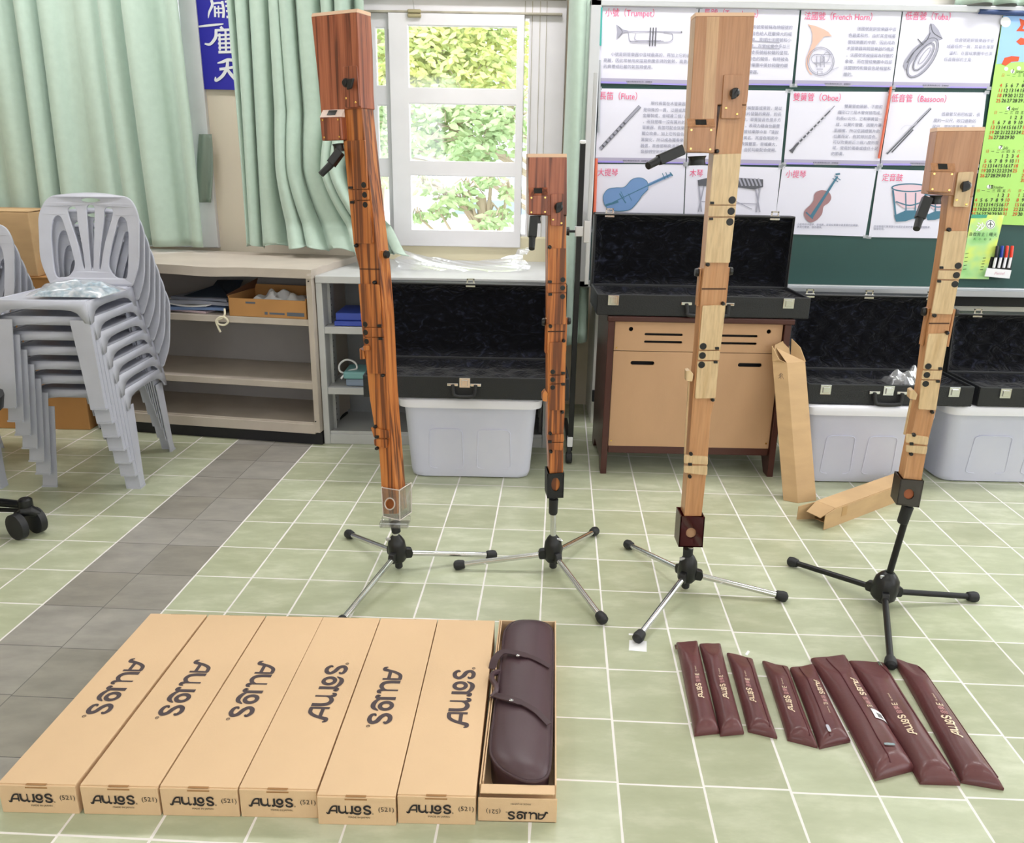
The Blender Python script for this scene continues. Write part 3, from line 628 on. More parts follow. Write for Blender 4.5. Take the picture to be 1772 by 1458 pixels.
t = poster('oboe poster, third in the middle row with a black oboe drawn on it', QR2[2], '雙簧管（Oboe）', (1372, 173), 14, .07)
body(t, [('雙簧管由頭節、下節和', 1461, 184), ('鐘形口三段木管併接而成，', 1450, 194.5), ('約長61公分。它和單簧管一', 1447, 205), ('樣，以簧片發聲。因簧片薄', 1446, 215.5), ('肌頭嘴，所以低調煙簧片的', 1443, 226), ('位置而定，有其特別音色。', 1442, 236), ('可以吹奏將近三個八度的音', 1441, 246), ('域，常用於獨奏或擔任十足', 1440, 256), ('的節奏。', 1438, 266)], 6.6)
art(t, [('s', [(845, 603), (856, 590), (880, 562), (1000, 440)], [18, 11, 9, 6]), ('s', [(1000, 440), (1019, 420)], 2)], DGREY)
art(t, [('s', [(870, 568 - 2), (1003, 432)], 2.4)] + [('d', (880 + k * 14, 566 - k * 14.2, 6, 3.5, .8)) for k in range(8)], LIGHT, 'picture_shading', -.005)
t = poster('bassoon poster at the right end of the middle row', QR2[3], '低音管（Bassoon）', (1542, 175), 14, .07)
body(t, [('低音管又名巴松管，長', 1629, 197.5), ('度約一公尺，吹口連動的', 1615, 208.5), ('尾巴，需斜拿著吹奏，有', 1613, 219), ('特別的低沉音色，富於表', 1612, 230), ('情。', 1610, 241)], 6.7)
art(t, [('s', [(1226, 610), (1400, 430)], 8), ('s', [(1245, 605), (1330, 515)], 5)], DGREY)
art(t, [('s', [(1226, 606), (1398, 430)], 2), ('s', [(1280, 515), (1300, 498), (1330, 500), (1345, 487)], 1.6)], LIGHT, 'picture_shading', -.005)
t = poster('blue cello poster at the left of the bottom row, above the open case', QR3[0], '大提琴', (1034, 303), 13.5)
art(t, [('p', catmull([(105, 812), (100, 780), (118, 752), (150, 745), (185, 742), (215, 712), (250, 706), (275, 722), (278, 752), (255, 775), (245, 790), (228, 812), (205, 832), (165, 838), (125, 832)], 4, True)), ('s', [(255, 745), (370, 693)], 11)], BLUEC)
art(t, [('s', [(105, 812), (100, 780), (118, 752), (150, 745), (185, 742), (215, 712), (250, 706), (275, 722), (278, 752)], 2), ('s', [(120, 812), (370, 692)], 3), ('s', [(335, 688), (345, 712)], 3), ('s', [(348, 684), (358, 706)], 3), ('s', [(365, 684), (376, 698)], 5), ('s', [(110, 815), (160, 800)], 8), ('s', [(278, 752), (255, 775), (245, 790), (228, 812), (205, 832), (165, 838), (125, 832), (105, 812)], 2.5), ('s', [(165, 768), (190, 806)], 4), ('s', [(198, 768), (214, 796)], 2), ('s', [(170, 760), (185, 790)], 2)], TEAL, 'picture_shading', -.005)
t = poster('xylophone poster behind the tall pale recorder, bottom row', QR3[1], '木琴', (1193, 304.5), 13.5)
art(t, [('p', [(475, 715), (540, 700), (735, 712), (735, 742), (700, 752), (600, 738), (478, 738)])] + [], DGREY)
art(t, [('s', [(480, 738), (490, 840)], 6), ('s', [(500, 738), (478, 840)], 5), ('s', [(722, 745), (708, 842)], 6), ('s', [(705, 750), (722, 842)], 5), ('s', [(490, 800), (710, 810)], 3), ('s', [(520, 745), (690, 830)], 2.5)], GREY, 'picture_frame', -.004)
art(t, [('s', [(640 + k * 15, 708), (652 + k * 15, 738)], 7) for k in range(6)], GREY, 'picture_bars', -.005)
t = poster('small violin poster, third in the bottom row', QR3[2], '小提琴', (1359, 306), 13.5)
body(t, [('小提琴與中提琴，音域廣，是管絃樂團中最重要的弦樂器，', 1379, 388), ('表現力豐富，音色優美。', 1379, 392.5)], 4.2)
VB = catmull([(898, 858), (900, 835), (920, 815), (935, 795), (940, 768), (965, 755), (995, 762), (1005, 785), (995, 805), (975, 820), (968, 850), (945, 875), (918, 882)], 4, True)
art(t, [('p', VB)], BROWNV)
art(t, [('s', [(925, 862), (1030, 700)], [14, 7]), ('s', [(1018, 698), (1042, 715)], 3), ('s', [(1010, 708), (1032, 722)], 3), ('s', [(1022, 692), (1040, 690)], 7), ('s', [(905, 842), (932, 868)], 5)], TEAL, 'picture_shading', -.005)
t = poster('timpani poster at the right of the bottom row, behind the right recorder', QR3[3], '定音鼓', (1526, 312), 13.5)
body(t, [('定音鼓是打擊樂器中有固定音高的樂器，以鼓槌擊奏，', 1512, 391.5), ('聲音宏亮。', 1512, 396)], 4.2)
for dx, sc in ((0, 1), (128, .8)):
    K = lambda x, y: (1245 + dx + (x - 1245) * sc, 740 + (y - 740) * sc + (22 if dx else 0))
    art(t, [('p', [K(1248, 742), K(1384, 742), K(1376, 800), K(1345, 825), K(1290, 825), K(1258, 800)]), ('d', (*K(1316, 745), 68 * sc, 15 * sc))], PALEPINK, dy=-.0045)
    art(t, [('e', (*K(1316, 745), 70 * sc, 15 * sc, 0), 5), ('s', [K(1250, 755), K(1262, 870)], 7), ('s', [K(1382, 755), K(1370, 870)], 7), ('s', [K(1300, 765), K(1302, 850)], 5), ('s', [K(1340, 765), K(1338, 850)], 5), ('s', [K(1262, 800), K(1316, 815), K(1370, 800)], 5), ('p', [K(1255, 855), K(1300, 835), K(1335, 835), K(1378, 855), K(1372, 876), K(1330, 868), K(1300, 878), K(1262, 880)])], TEAL, 'picture_frame', -.005)
# calendar
cal = thing('calendar', 'green and blue year calendar on a dark rod, right end of the chalkboard', 'calendar', W(1760, 388, YP - .006)); YC = YP - .008
obj('hanger_rod', MB().tube([W(1695, 20, YC - .01), W(1880, 27, YC - .01)], .011, 12), mat('dark_blue_rod', '2C4270', .4), cal)
cy = lambda l: [W(x, y, YC) for x, y in l]
obj('sheet', MB().prism(cy([(1736, 27), (1905, 32), (1868, 394), (1680, 386)]), (0, .002, 0)), mat('calendar_green', 'A6D66A', .5, var=.08, scale=3), cal)
obj('sky_picture', MB().add([p + Vector((0, -.0006, 0)) for p in cy([(1736, 27), (1905, 32), (1896, 112), (1760, 107), (1724, 111)])], [(0, 1, 2, 3, 4)]), mat('calendar_sky_blue', '8FB8E8', .5), cal)
mb = MB(); mb.add([W(a, b, YC) + Vector((0, -.0009, 0)) for a, b in ell(1740, 38, 9, 9)], [tuple(range(28))])
for x, y in ((1741, 119), (1763, 118), (1752, 123.5), (1745, 187.5), (1731, 255), (1711, 323)): mb.add([W(a, b, YC) + Vector((0, -.0009, 0)) for a, b in ell(x, y, 3.4, 3.4)], [tuple(range(28))])
obj('white_spots', mb, paper2, cal)
mb = MB()
for pts in ([(1764, 32), (1775, 36), (1769, 50), (1790, 55), (1758, 54), (1766, 44)], [(1758, 72), (1766, 65), (1786, 70), (1790, 76), (1765, 78)], [(1733, 111), (1738, 100), (1750, 97), (1764, 98), (1762, 106), (1750, 107), (1740, 114)]): mb.add([W(a, b, YC) + Vector((0, -.0012, 0)) for a, b in pts], [tuple(range(len(pts)))])
obj('red_ornament', mb, redink, cal)
def month(first, ndays, x0, y0, dx, dy, drift, name, num, nx, ny):
    nonlocal_ = None
    kk = 0
    txt(BK, name, nx + 5, ny + 3, 7, YC - .0015, sx=.8, shear=.2); txt(BK, str(num), nx - 2, ny + 3.2, 9, YC - .0016, bold=.04)
    for i, s in enumerate('日一二三四五六'): txt(RD if i in (0, 6) else BK, s, x0 + i * dx + 2, y0 - dy + 2.5, 6, YC - .0015, 'c')
    for d in range(1, ndays + 1):
        c = (first + d - 1) % 7; r = (first + d - 1) // 7
        txt(RD if c in (0, 6) else BK, str(d), x0 + c * dx - r * drift, y0 + r * dy + 3.2, 8.2, YC - .0015, 'c', bold=.035)
BK = MB(); RD = MB()
month(4, 31, 1733, 138.8, 9.5, 8.75, 1.5, 'January', 1, 1752, 123)
month(3, 30, 1720, 203, 9.3, 8.6, 1.6, 'April', 4, 1745, 187.5)
month(3, 31, 1706, 269.8, 9.1, 8.4, 1.7, 'July', 7, 1731, 255)
month(4, 31, 1690, 337.6, 9.0, 8.1, 1.6, 'October', 10, 1711, 323)
month(0, 28, 1806, 138.8, 9.5, 8.75, 1.5, 'February', 2, 1830, 123)
month(5, 31, 1793, 203, 9.3, 8.6, 1.6, 'May', 5, 1818, 187.5)
month(6, 31, 1778, 269.8, 9.1, 8.4, 1.7, 'August', 8, 1800, 255)
month(0, 30, 1762, 337.6, 9.0, 8.1, 1.6, 'November', 11, 1785, 323)
obj('black_dates', BK, ink2, cal); obj('red_dates', RD, redink, cal)
# leaflet
lf = thing('leaflet', 'small green and yellow leaflet with a round emblem pinned under the calendar', 'leaflet', W(1686, 482, YC - .004)); YL = YC - .006
def grad(name, stops):
    mt, t_, b, L = nt(name); tc = node(t_, 'ShaderNodeTexCoord'); n = node(t_, 'ShaderNodeTexNoise', i_Scale=7.0, i_Detail=2.0); r = ramp(t_, stops); L(tc.outputs['Object'], n.inputs['Vector']); L(n.outputs[0], r.inputs[0]); L(r.outputs[0], b.inputs['Base Color']); b.inputs['Roughness'].default_value = .4; return mt
obj('sheet', MB().prism([W(x, y, YL) for x, y in [(1681.4, 371), (1737.5, 372), (1711, 483), (1661, 482)]], (0, .0015, 0)), grad('leaflet_green_print', [(.3, '7CC070'), (.45, 'A8D890'), (.6, 'D8E868'), (.72, 'CFE8C8')]), lf)
obj('header_band', MB().add([W(x, y, YL - .0005) for x, y in [(1681.4, 371), (1709, 371.5), (1707, 377), (1680, 377.5)]], [(0, 1, 2, 3)]), mat('leaflet_teal', '3E9C7C', .5), lf)
mb = MB(); mb.add([W(a, b, YL - .0005) for a, b in ell(1714, 388, 8.2, 8.2)], [tuple(range(28))]); obj('emblem', mb, paper2, lf)
mb = MB(); sk(mb, ell(1714, 388, 6.6, 6.6), .8, YL - .001, 1, False, True); sk(mb, [(1714, 383), (1714, 393)], 1.4, YL - .001); sk(mb, [(1710, 389), (1714, 387), (1718, 389)], 1.2, YL - .001)
txt(mb, '身教育主｜曙天', 1676, 407.5, 7, YL - .001)
for k in range(5): sk(mb, [(1670.5 - k * .9, 439 + k * 6.8), (1676 - k * .9, 438 + k * 6.8)], 1, YL - .001); sk(mb, [(1701 - k * 1.2, 446.5 + k * 5), (1706 - k * 1.2, 446 + k * 5)], 1, YL - .001)
txt(mb, '大　小　功　大', 1684, 415, 4.5, YL - .001); obj('print', mb, mat('leaflet_dark_print', '2E4A30', .6), lf)
mb = MB(); txt(mb, '沙', 1688, 398, 15, YL - .001, bold=.05); obj('title', mb, paper2, lf)
# marker holder and four markers
YH = YC - .02
mh = thing('marker_holder', 'white magnetic holder with four whiteboard markers, on the chalkboard', 'holder', W(1728, 484, YH))
obj('front', MB().prism([W(x, y, YH - .012) for x, y in [(1708, 463.5), (1750.5, 467.5), (1747, 482), (1704, 478)]], (0, .004, 0), .0008), whitem, mh)
obj('back_plate', MB().prism([W(x, y, YH + .012) for x, y in [(1715, 444), (1752, 448), (1747, 481), (1706, 477)]], (0, .004, 0)), black, mh)
mb = MB(); txt(mb, 'Pentel', 1720, 475, 7, YH - .0125, shear=.2); obj('lettering', mb, mat('faint_pink_print', 'D8A8B8', .6), mh)
for i, (cname, hexc, w1) in enumerate((('black', '1A1C24', 'leftmost'), ('blue', '1E3FA0', 'second from left'), ('red', 'E0402C', 'third from left'), ('red', 'E0402C', 'rightmost'))):
    x = 1722 + i * 8.6; a = W(x - 2.5, 463, YH); b = W(x + 1.5, 445, YH); c = W(x + 4.2, 425, YH)
    mk = thing('marker', f'{w1} marker of four in the holder, white barrel and {cname} cap', 'marker', a, 'markers in the holder')
    obj('barrel', MB().tube([a, a.lerp(b, .9), b], [.0068, .0068, .006], 12), whitem, mk, True); obj('cap', MB().tube([b, b.lerp(c, .1), b.lerp(c, .92), c], [.008, .0082, .0078, .006], 12), mat(cname + '_cap', hexc, .35), mk, True)
def strip(name, label, a, b, w, mt, cat='strip'):
    o = obj(name, MB().tube([W(*a, YP - .01), W(*b, YP - .01)], w, 8), mt, None, True); tag(o, label, cat)
strip('magnet_strip', 'teal magnetic strip over the left edge of the trumpet poster', (1040, 13), (1038, 79), .0075, mat('teal_plastic', '2E9C94', .4))
strip('magnet_strip', 'clear notched ruler strip over the left edge of the posters', (1038, 104), (1036, 229), .006, mat('grey_clear_plastic', 'A8ACB4', .3))
strip('magnet_strip', 'orange-red magnetic strip left of the cello poster', (1032, 274), (1028, 390), .0075, mat('orange_red_plastic', 'D8684C', .4))
strip('magnet_strip', 'orange-red magnetic strip between the oboe and bassoon posters', (1542, 150), (1521, 274), .006, M['orange_red_plastic'])
# ---------------------------------------------------------------- logo lettering (stylised word drawn with strokes, height 1)
LOGO = []
for pts, w in [([(-.02, .12), (.06, -.03), (.22, .0), (.3, .2), (.46, .62), (.72, .92), (1.1, .95)], [.06, .14, .2, .17, .15, .16, .17]),
               ([(1.08, 1.03), (1.08, 0)], .13), ([(.36, .33), (1.08, .33)], .16),
               ([(1.34, 1.03), (1.34, .5), (1.44, .18), (1.70, .07), (1.96, .2), (2.06, .4)], [.19, .19, .2, .19, .15, .1]),
               ([(2.06, 1.03), (2.06, .12)], .10), ([(2.04, .2), (2.13, .03), (2.26, .04), (2.32, .18)], [.14, .19, .14, .05]),
               ([(2.76, 1.03), (2.76, .2)], .19), ([(2.78, .28), (2.68, .04), (2.53, .05), (2.56, .2)], [.12, .18, .13, .05]),
               ([(2.74, .32), (2.92, .08), (3.24, -.05), (3.54, .0), (3.76, .28)], [.08, .15, .2, .17, .05]),
               ([(4.62, .74), (4.72, .86), (4.5, 1.02), (4.2, .98), (4.06, .76), (4.25, .54), (4.6, .38), (4.7, .14), (4.48, -.02), (4.16, .02), (4.06, .18), (4.2, .26)], [.07, .14, .18, .18, .18, .2, .2, .18, .18, .16, .12, .06])]:
    LOGO.append(ribbon(pts, [x_ * 1.32 for x_ in w] if isinstance(w, list) else w * 1.25, 6, len(pts) > 2))
LOGO.append(ribbon(ell(3.37, .62, .29, .31), .23, 1, False, True))
LOGO.append(ribbon(ell(4.98, .02, .085, .085), .025, 1, False, True)); LOGO.append(ribbon([(4.95, -.03), (4.95, .07), (5.0, .05), (4.96, .02), (5.01, -.03)], .02, 1, False))
def logo(mb, org, ex, ey, scale, n, reg=True):
    """lay the word on a surface: origin, reading direction, up direction"""
    for i, (v, f) in enumerate(LOGO if reg else LOGO[:-2]): mb.add([org + ex * (p[0] * scale) + ey * (p[1] * scale) + n * (i * 2e-5) for p in v], f)
    return mb
def txt3(mb, s, org, ex, ey, scale, align='l'):
    v, f = glyphs(s); w = max((p.x for p in v), default=0) * {'l': 0, 'c': .5, 'r': 1}[align]
    return mb.add([org + ex * ((p.x - w) * scale) + ey * (p.y * scale) for p in v], f)
X, Y_, Z = Vector((1, 0, 0)), Vector((0, 1, 0)), Vector((0, 0, 1))
# ---------------------------------------------------------------- cardboard recorder boxes in a row on the floor
BH, BW = .075, .1715
bx = [(-1.109, 1.398, 0), (-.925 - .005, 1.398, 0), (-.757, 1.399, 1), (-.585, 1.400, 0), (-.412, 1.384, 1), (-.240, 1.391, 0)]
flip = [True, True, True, False, True, False]
lab = ['closed kraft box at the left end of the row, word printed upside down', 'closed kraft box, second from the left in the row', 'closed kraft box, third from the left in the row', 'closed kraft box, fourth from left, its word the right way round between two upside-down ones', 'closed kraft box pushed slightly forward of its row, torn corner at its front', 'closed kraft box right beside the open box, its word the right way round']
for i, (x0, y0, k) in enumerate(bx):
    y1 = 2.092; sk_ = (.028, .024, .024, .022, .020, .020)[i]
    t = thing('cardboard_box', lab[i], 'box', (x0 + BW / 2, (y0 + y1) / 2, 0), 'closed boxes in the row on the floor')
    sh = Matrix.Shear('XY', 3, (0, 0)) if False else None
    def T(p):  # the boxes lie very slightly askew
        p = Vector(p); return Vector((p.x + sk_ * (p.y - y0) / .7, p.y, p.z))
    wd_ = BW - .003
    mb = MB().box((x0, y0, 0), (x0 + wd_, y1, BH - .0015), .0015); mb.v = [T(p) for p in mb.v]; obj('tray', mb, kraft, t)
    mb = MB().box((x0 - .0003, y0 + .004, BH - .0018), (x0 + wd_ + .0003, y1, BH + .001), .0012); mb.v = [T(p) for p in mb.v]; obj('lid', mb, kraft, t)
    for yy, s in ((y0, 1), (y1, -1)):
        mb = MB().box((x0 + .06, yy - .0006 * (s == 1), BH - .008), (x0 + .108, yy + .0008, BH - .0045)).box((x0 + .062, yy + s * .001 - .0015, BH + .0008), (x0 + .106, yy + s * .004 + .001, BH + .0013))
        mb.v = [T(p) for p in mb.v]; obj('tuck_slot', mb, kraftin, t)
    mb = MB(); n = Vector((0, 0, 1)); sc = .0478
    if not flip[i]: logo(mb, T((x0 + .127, y0 + .222, BH + .0016)), Vector((sk_ / .7, 1, 0)), Vector((-1, 0, 0)), sc, n)
    else: logo(mb, T((x0 + .062, y0 + .464, BH + .0016)), -Vector((sk_ / .7, 1, 0)), Vector((1, 0, 0)), sc, n)
    obj('top_logo', mb, ink, t)
    mb = MB(); logo(mb, Vector((x0 + .020, y0 - .0012, .032)), X, Z, .0200, -Y_); obj('front_logo', mb, ink2, t)
    mb = MB(); txt3(mb, '(521)', Vector((x0 + .131, y0 - .0012, .039)), X, Z, .0165); txt3(mb, 'MADE IN JAPAN', Vector((x0 + .066, y0 - .0012, .0195)), X, Z, .0066); obj('front_print', mb, ink2, t)
# open box with the case inside
x0, x1, y0, y1 = -.066, .104, 1.402, 2.10; sk2 = .028
t = thing('cardboard_box', 'open kraft box at the right end of the row, holding a burgundy case', 'box', ((x0 + x1) / 2, 1.75, 0))
def T2(p): p = Vector(p); return Vector((p.x + sk2 * (p.y - y0) / .7, p.y, p.z))
def tb(lo, hi, b=.001): mb = MB().box(lo, hi, b); mb.v = [T2(p) for p in mb.v]; return mb
mb = tb((x0, y0, 0), (x1, y1, .003)); 
for lo, hi in [((x0, y0 + .03, 0), (x0 + .004, y1, BH)), ((x1 - .004, y0 + .03, 0), (x1, y1, BH)), ((x0, y1 - .004, 0), (x1, y1, BH - .002)), ((x0 + .004, y0 + .03, 0), (x1 - .004, y0 + .034, BH - .004)), ((x0 + .006, y0 + .034, BH - .012), (x0 + .009, y1 - .01, BH + .004))]:
    q = tb(lo, hi); mb.add(q.v, q.f)
obj('tray', mb, kraft, t)
obj('inner_flap', tb((x0 + .004, y0 + .004, BH - .004), (x1 - .004, y0 + .030, BH - .001)), kraft, t)
obj('front_panel', tb((x0, y0, 0), (x1 + .002, y0 + .0035, BH - .012)), kraft, t)
mb = MB(); logo(mb, Vector((x1 - .018, y0 - .0012, .028)), -X, -Z, .0180, -Y_); obj('front_logo', mb, ink2, t)
mb = MB(); txt3(mb, '(521)', Vector((x0 + .050, y0 - .0012, .034)), -X, -Z, .0155); txt3(mb, 'MADE IN JAPAN', Vector((x0 + .115, y0 - .0012, .052)), -X, -Z, .0062); obj('front_print', mb, ink2, t)
# instrument case lying in the open box
t = thing('instrument_case', 'dark burgundy leatherette case with two press-stud straps, lying in the open box', 'case', (.02, 1.76, .004))
def bagpt(a, r=1.0, z=.1):  # outline: round at the front end, rounder narrower at the back; a in [0,1) round the rim
    return None
cx0, cx1, cy0, cy1 = .004, .116, 1.452, 2.098
out = [tuple(W(820 + a / 3.8375, 1050 + b / 3.8375, Z=.082).xy) for a, b in catmull([(200, 180), (190, 290), (172, 430), (150, 600), (128, 760), (112, 890), (122, 985), (195, 1075), (325, 1140), (432, 1145), (490, 1105), (508, 1000), (515, 800), (520, 500), (524, 200), (505, 125), (440, 92), (330, 84), (255, 100), (215, 140)], 3, True)]
def case_solid():
    n = len(out); cx = sum(p[0] for p in out) / n; vs = []; fs = []; lev = [(.97, .004, .0), (1.0, .060, 0), (1.0, .076, 0), (.965, .082, 0), (.80, .090, 0), (.5, .096, 0), (.2, .098, 0)]
    for s, z, _ in lev:
        for x, y in out:
            c = Vector((.050 + (y - 1.77) * .09, min(max(y, 1.51), 2.03), 0)); vs.append(Vector((c.x + (x - c.x) * s, c.y + (y - c.y) * s, z)))
    for j in range(len(lev) - 1):
        for i in range(n): fs.append((j * n + i, j * n + (i + 1) % n, (j + 1) * n + (i + 1) % n, (j + 1) * n + i))
    m = (len(lev) - 1) * n; fs.append(tuple(range(m, m + n))); fs.append(tuple(range(n))[::-1]); return MB().add(vs, fs)
obj('body', case_solid(), bagm, t, True, ang=60)
obj('piping', MB().tube([Vector((x, y, .078)) for x, y in out + out[:2]], .0042, 8, False), bagdark, t, True)
bw_ = lambda a, b, z: W(820 + a / 3.8375, 1050 + b / 3.8375, Z=z)
for ppx, stud in (([(122, 415, .074), (140, 350, .088), (195, 300, .098), (290, 310, .103), (380, 335, .100), (440, 362, .1005), (506, 400, .094)], (293, 319)), ([(112, 600, .076), (140, 585, .090), (190, 600, .100), (250, 615, .104), (340, 650, .103), (420, 700, .1025), (500, 780, .095)], (249, 616))):
    pts = catmull([tuple(bw_(*p)) for p in ppx], 5); st = MB(); vs = []
    for i, (x, y, z) in enumerate(pts):
        a, b = Vector(pts[max(0, i - 1)]), Vector(pts[min(len(pts) - 1, i + 1)]); d = (b - a); d.z = 0; d.normalize(); e = Vector((-d.y, d.x, 0)) * (.0105 if i < len(pts) * .6 else .0075)
        c = Vector((x, y, z)); vs += [c + e, c - e, c - e + Z * .0028, c + e + Z * .0028]
    n = len(pts); fs = [(4 * i + k, 4 * i + (k + 1) % 4, 4 * i + 4 + (k + 1) % 4, 4 * i + 4 + k) for i in range(n - 1) for k in range(4)] + [(0, 1, 2, 3), (4 * n - 4, 4 * n - 3, 4 * n - 2, 4 * n - 1)]
    s_ = obj('strap', st.add(vs, fs), bagdark, t, True); c = bw_(*stud, .1075); obj('press_stud', MB().tube([c - Z * .003, c, c + Z * .0015], [.0055, .0055, .002], 14), chrome, s_, True)
obj('handle', MB().tube([Vector(tuple(bw_(*p))) for p in catmull([(165, 430, .078), (125, 445, .086), (122, 480, .088), (150, 530, .088), (140, 575, .084), (118, 600, .078)], 5)], .0075, 8), bagm, t, True)
mb = MB(); logo(mb, bw_(445, 240, .0935), Vector((.05, 1, .0)).normalized(), Vector((-1, .05, .1)).normalized(), .0105, Z, False); obj('embossed_logo', mb, bagdark, t)
# ---------------------------------------------------------------- burgundy zip pouches on the floor
PL = [([(1170.5, 1110.5), (1206.8, 1107.7), (1245.3, 1264), (1201.8, 1268.8)], None, 0, 'first burgundy zip pouch at the left end of the row', 1, .5),
      ([(1210.5, 1113), (1246.8, 1112.3), (1287.8, 1265), (1246.8, 1268.8)], None, 0, 'second burgundy zip pouch from the left, tight against the first', 1, .5),
      ([(1258, 1128), (1302.7, 1138.8), (1345.5, 1273.4), (1294.9, 1261.3)], .76, 0, 'third burgundy zip pouch, lying alone with a gap on both sides', 1, .38),
      ([(1319.5, 1142), (1364, 1152.4), (1415.4, 1289.3), (1363.2, 1276.2)], .76, 0, 'fourth burgundy zip pouch, its slanted end under the next one', 1, .38),
      ([(1367, 1154.2), (1408, 1147.7), (1472.2, 1279), (1418.2, 1291)], .36, 0, 'fifth burgundy zip pouch, word upside down, zip pull near its lower end', -1, .66),
      ([(1403.4, 1138), (1462.2, 1131.6), (1584.7, 1327.7), (1515, 1346)], .40, .012, 'sixth burgundy zip pouch with the white price sticker', -1, .68),
      ([(1468.7, 1142.3), (1530, 1145.6), (1662.7, 1353.6), (1592.6, 1351.4)], .80, 0, 'seventh burgundy zip pouch, its top by the black stand foot', 1, .36),
      ([(1545.2, 1137), (1590.5, 1151), (1738, 1362), (1663.8, 1349.3)], .9, 0, 'eighth burgundy zip pouch at the right end of the row', 1, .45)]
for i, (q, zs, zo, lbl, dr, cs) in enumerate(PL):
    big = i >= 5; hm = .034 if big else .028
    c = [W(a, b, Z=.010) for a, b in q]; c = [Vector((p.x, p.y, 0)) for p in c]
    t = thing('zip_pouch', lbl, 'pouch', (c[0] + c[1] + c[2] + c[3]) / 4, 'burgundy pouches on the tiles')
    def pos(s, q_, c=c): return c[0].lerp(c[1], s).lerp(c[3].lerp(c[2], s), q_)
    L_ = ((c[3] + c[2]) / 2 - (c[0] + c[1]) / 2).length; Wd = (c[1] - c[0]).length; r1, r2 = random.uniform(0, 6), random.uniform(0, 6)
    def hgt(s, q_, hm=hm, L_=L_, Wd=Wd, r1=r1, r2=r2, zo=zo):
        e = min(s, 1 - s) * 2; a = hm * (1 - (1 - e) ** 2.2) ** .55
        b_ = .010 + (1 - q_) * L_ * .75; f_ = .008 + q_ * L_ * .22
        h = min(a, b_, f_) + .0018 * math.sin(q_ * 9 + r1) * e + .0012 * math.sin(q_ * 17 + s * 6 + r2) * e
        return max(h, .0055) + .002
    z0 = zo
    def top(s, q_): 
        p = pos(s, q_); p = p + (pos(.5, q_) - p) * (.05 * math.sin(math.pi * q_)); return p + Vector((0, 0, z0 * min(1, q_ * 3) * 0 + hgt(s, q_)))
    nu, nv = 16, 40; mb = MB(); vs = [top(a / nu, b / nv) for b in range(nv + 1) for a in range(nu + 1)]
    lo = [Vector((p.x, p.y, .0008)) for p in vs]; N = len(vs); id_ = lambda a, b: b * (nu + 1) + a
    fs = [(id_(a, b), id_(a + 1, b), id_(a + 1, b + 1), id_(a, b + 1)) for b in range(nv) for a in range(nu)]
    rim = [id_(a, 0) for a in range(nu)] + [id_(nu, b) for b in range(nv)] + [id_(a, nv) for a in range(nu, 0, -1)] + [id_(0, b) for b in range(nv, 0, -1)]
    k = len(rim); fs += [(rim[j], N + rim[j], N + rim[(j + 1) % k], rim[(j + 1) % k]) for j in range(k)]; fs.append(tuple(N + r for r in rim))
    obj('body', mb.add(vs + lo, fs), burg, t, True, ang=70)
    if zs:
        zz = obj('zip', MB().tube([top(zs + (.02 if big else 0) * b / 24, .03 + .93 * b / 24) + Vector((0, 0, .0003)) for b in range(25)], .0022, 6), zipm, t, True)
    if i in (0, 4, 5, 6):
        s_, q_ = {0: (-.06, .06), 4: (.36, .88), 5: (.52, .86), 6: (.80, .03)}[i]
        a = top(max(s_, .02), q_) + Vector((-.006 if i == 0 else 0, 0, .002)); d = (top(.5, min(1, q_ + .05)) - top(.5, q_)); d.z = 0; d.normalize(); e = Vector((d.y, -d.x, 0))
        if i == 5: d, e = e * -1, d
        obj('zip_pull', MB().prism([a + d * u * .019 + e * v * .0055 for u, v in rpoly([(-.35, -.6), (.1, -.8), (1, -.7), (1, .7), (.1, .8), (-.35, .6)], .15)], (0, 0, .0018)), chrome, t)
    # foil lettering laid on the curved top
    word = MB(); sub = MB(); ll = L_; sc = .0165 if not big else .020
    def lay(mb, vf, off, sc, mbz=.0012):
        v, f = vf; P_ = []
        for p in v:
            ql = (.73 if dr > 0 else .30) * 1.0; dq = (p[0] * sc + off) / ll; qq = ql - dr * dq if dr > 0 else ql + dq
            ss = cs + (-(p[1] - .45) * sc / Wd if dr > 0 else (p[1] - .45) * sc / Wd)
            P_.append(top(min(max(ss, .02), .98), min(max(qq, .02), .98)) + Vector((0, 0, mbz)))
        mb.add(P_, f)
    for k, vf in enumerate(LOGO[:-2]): lay(word, vf, 0, sc * .82, .0012 + k * 1e-5)
    lay(word, glyphs('E'), sc * 5.95, sc * 1.1); lay(sub, glyphs('音樂'), sc * 4.2, sc * .85); lay(word, glyphs('for school'), sc * 6.9, sc * .36)
    obj('foil_word', word, gold, t); obj('foil_mark', sub, pinkfoil, t)
    if i == 5:
        mb = MB(); mb.grid(lambda a, b: top(.63 + .34 * a, .585 + .075 * b + .02 * a) + Vector((0, 0, .0022)), 6, 4); st = obj('price_sticker', mb, paper2, t)
        mb = MB()
        for k in range(9): 
            a0 = .3 + k * .045; mb.add([top(.63 + .34 * a, .585 + .075 * b + .02 * a) + Vector((0, 0, .0027)) for a, b in ((a0, .35), (a0 + .022, .35), (a0 + .022, .85), (a0, .85))], [(0, 1, 2, 3)])
        obj('bars', mb, ink2, st)
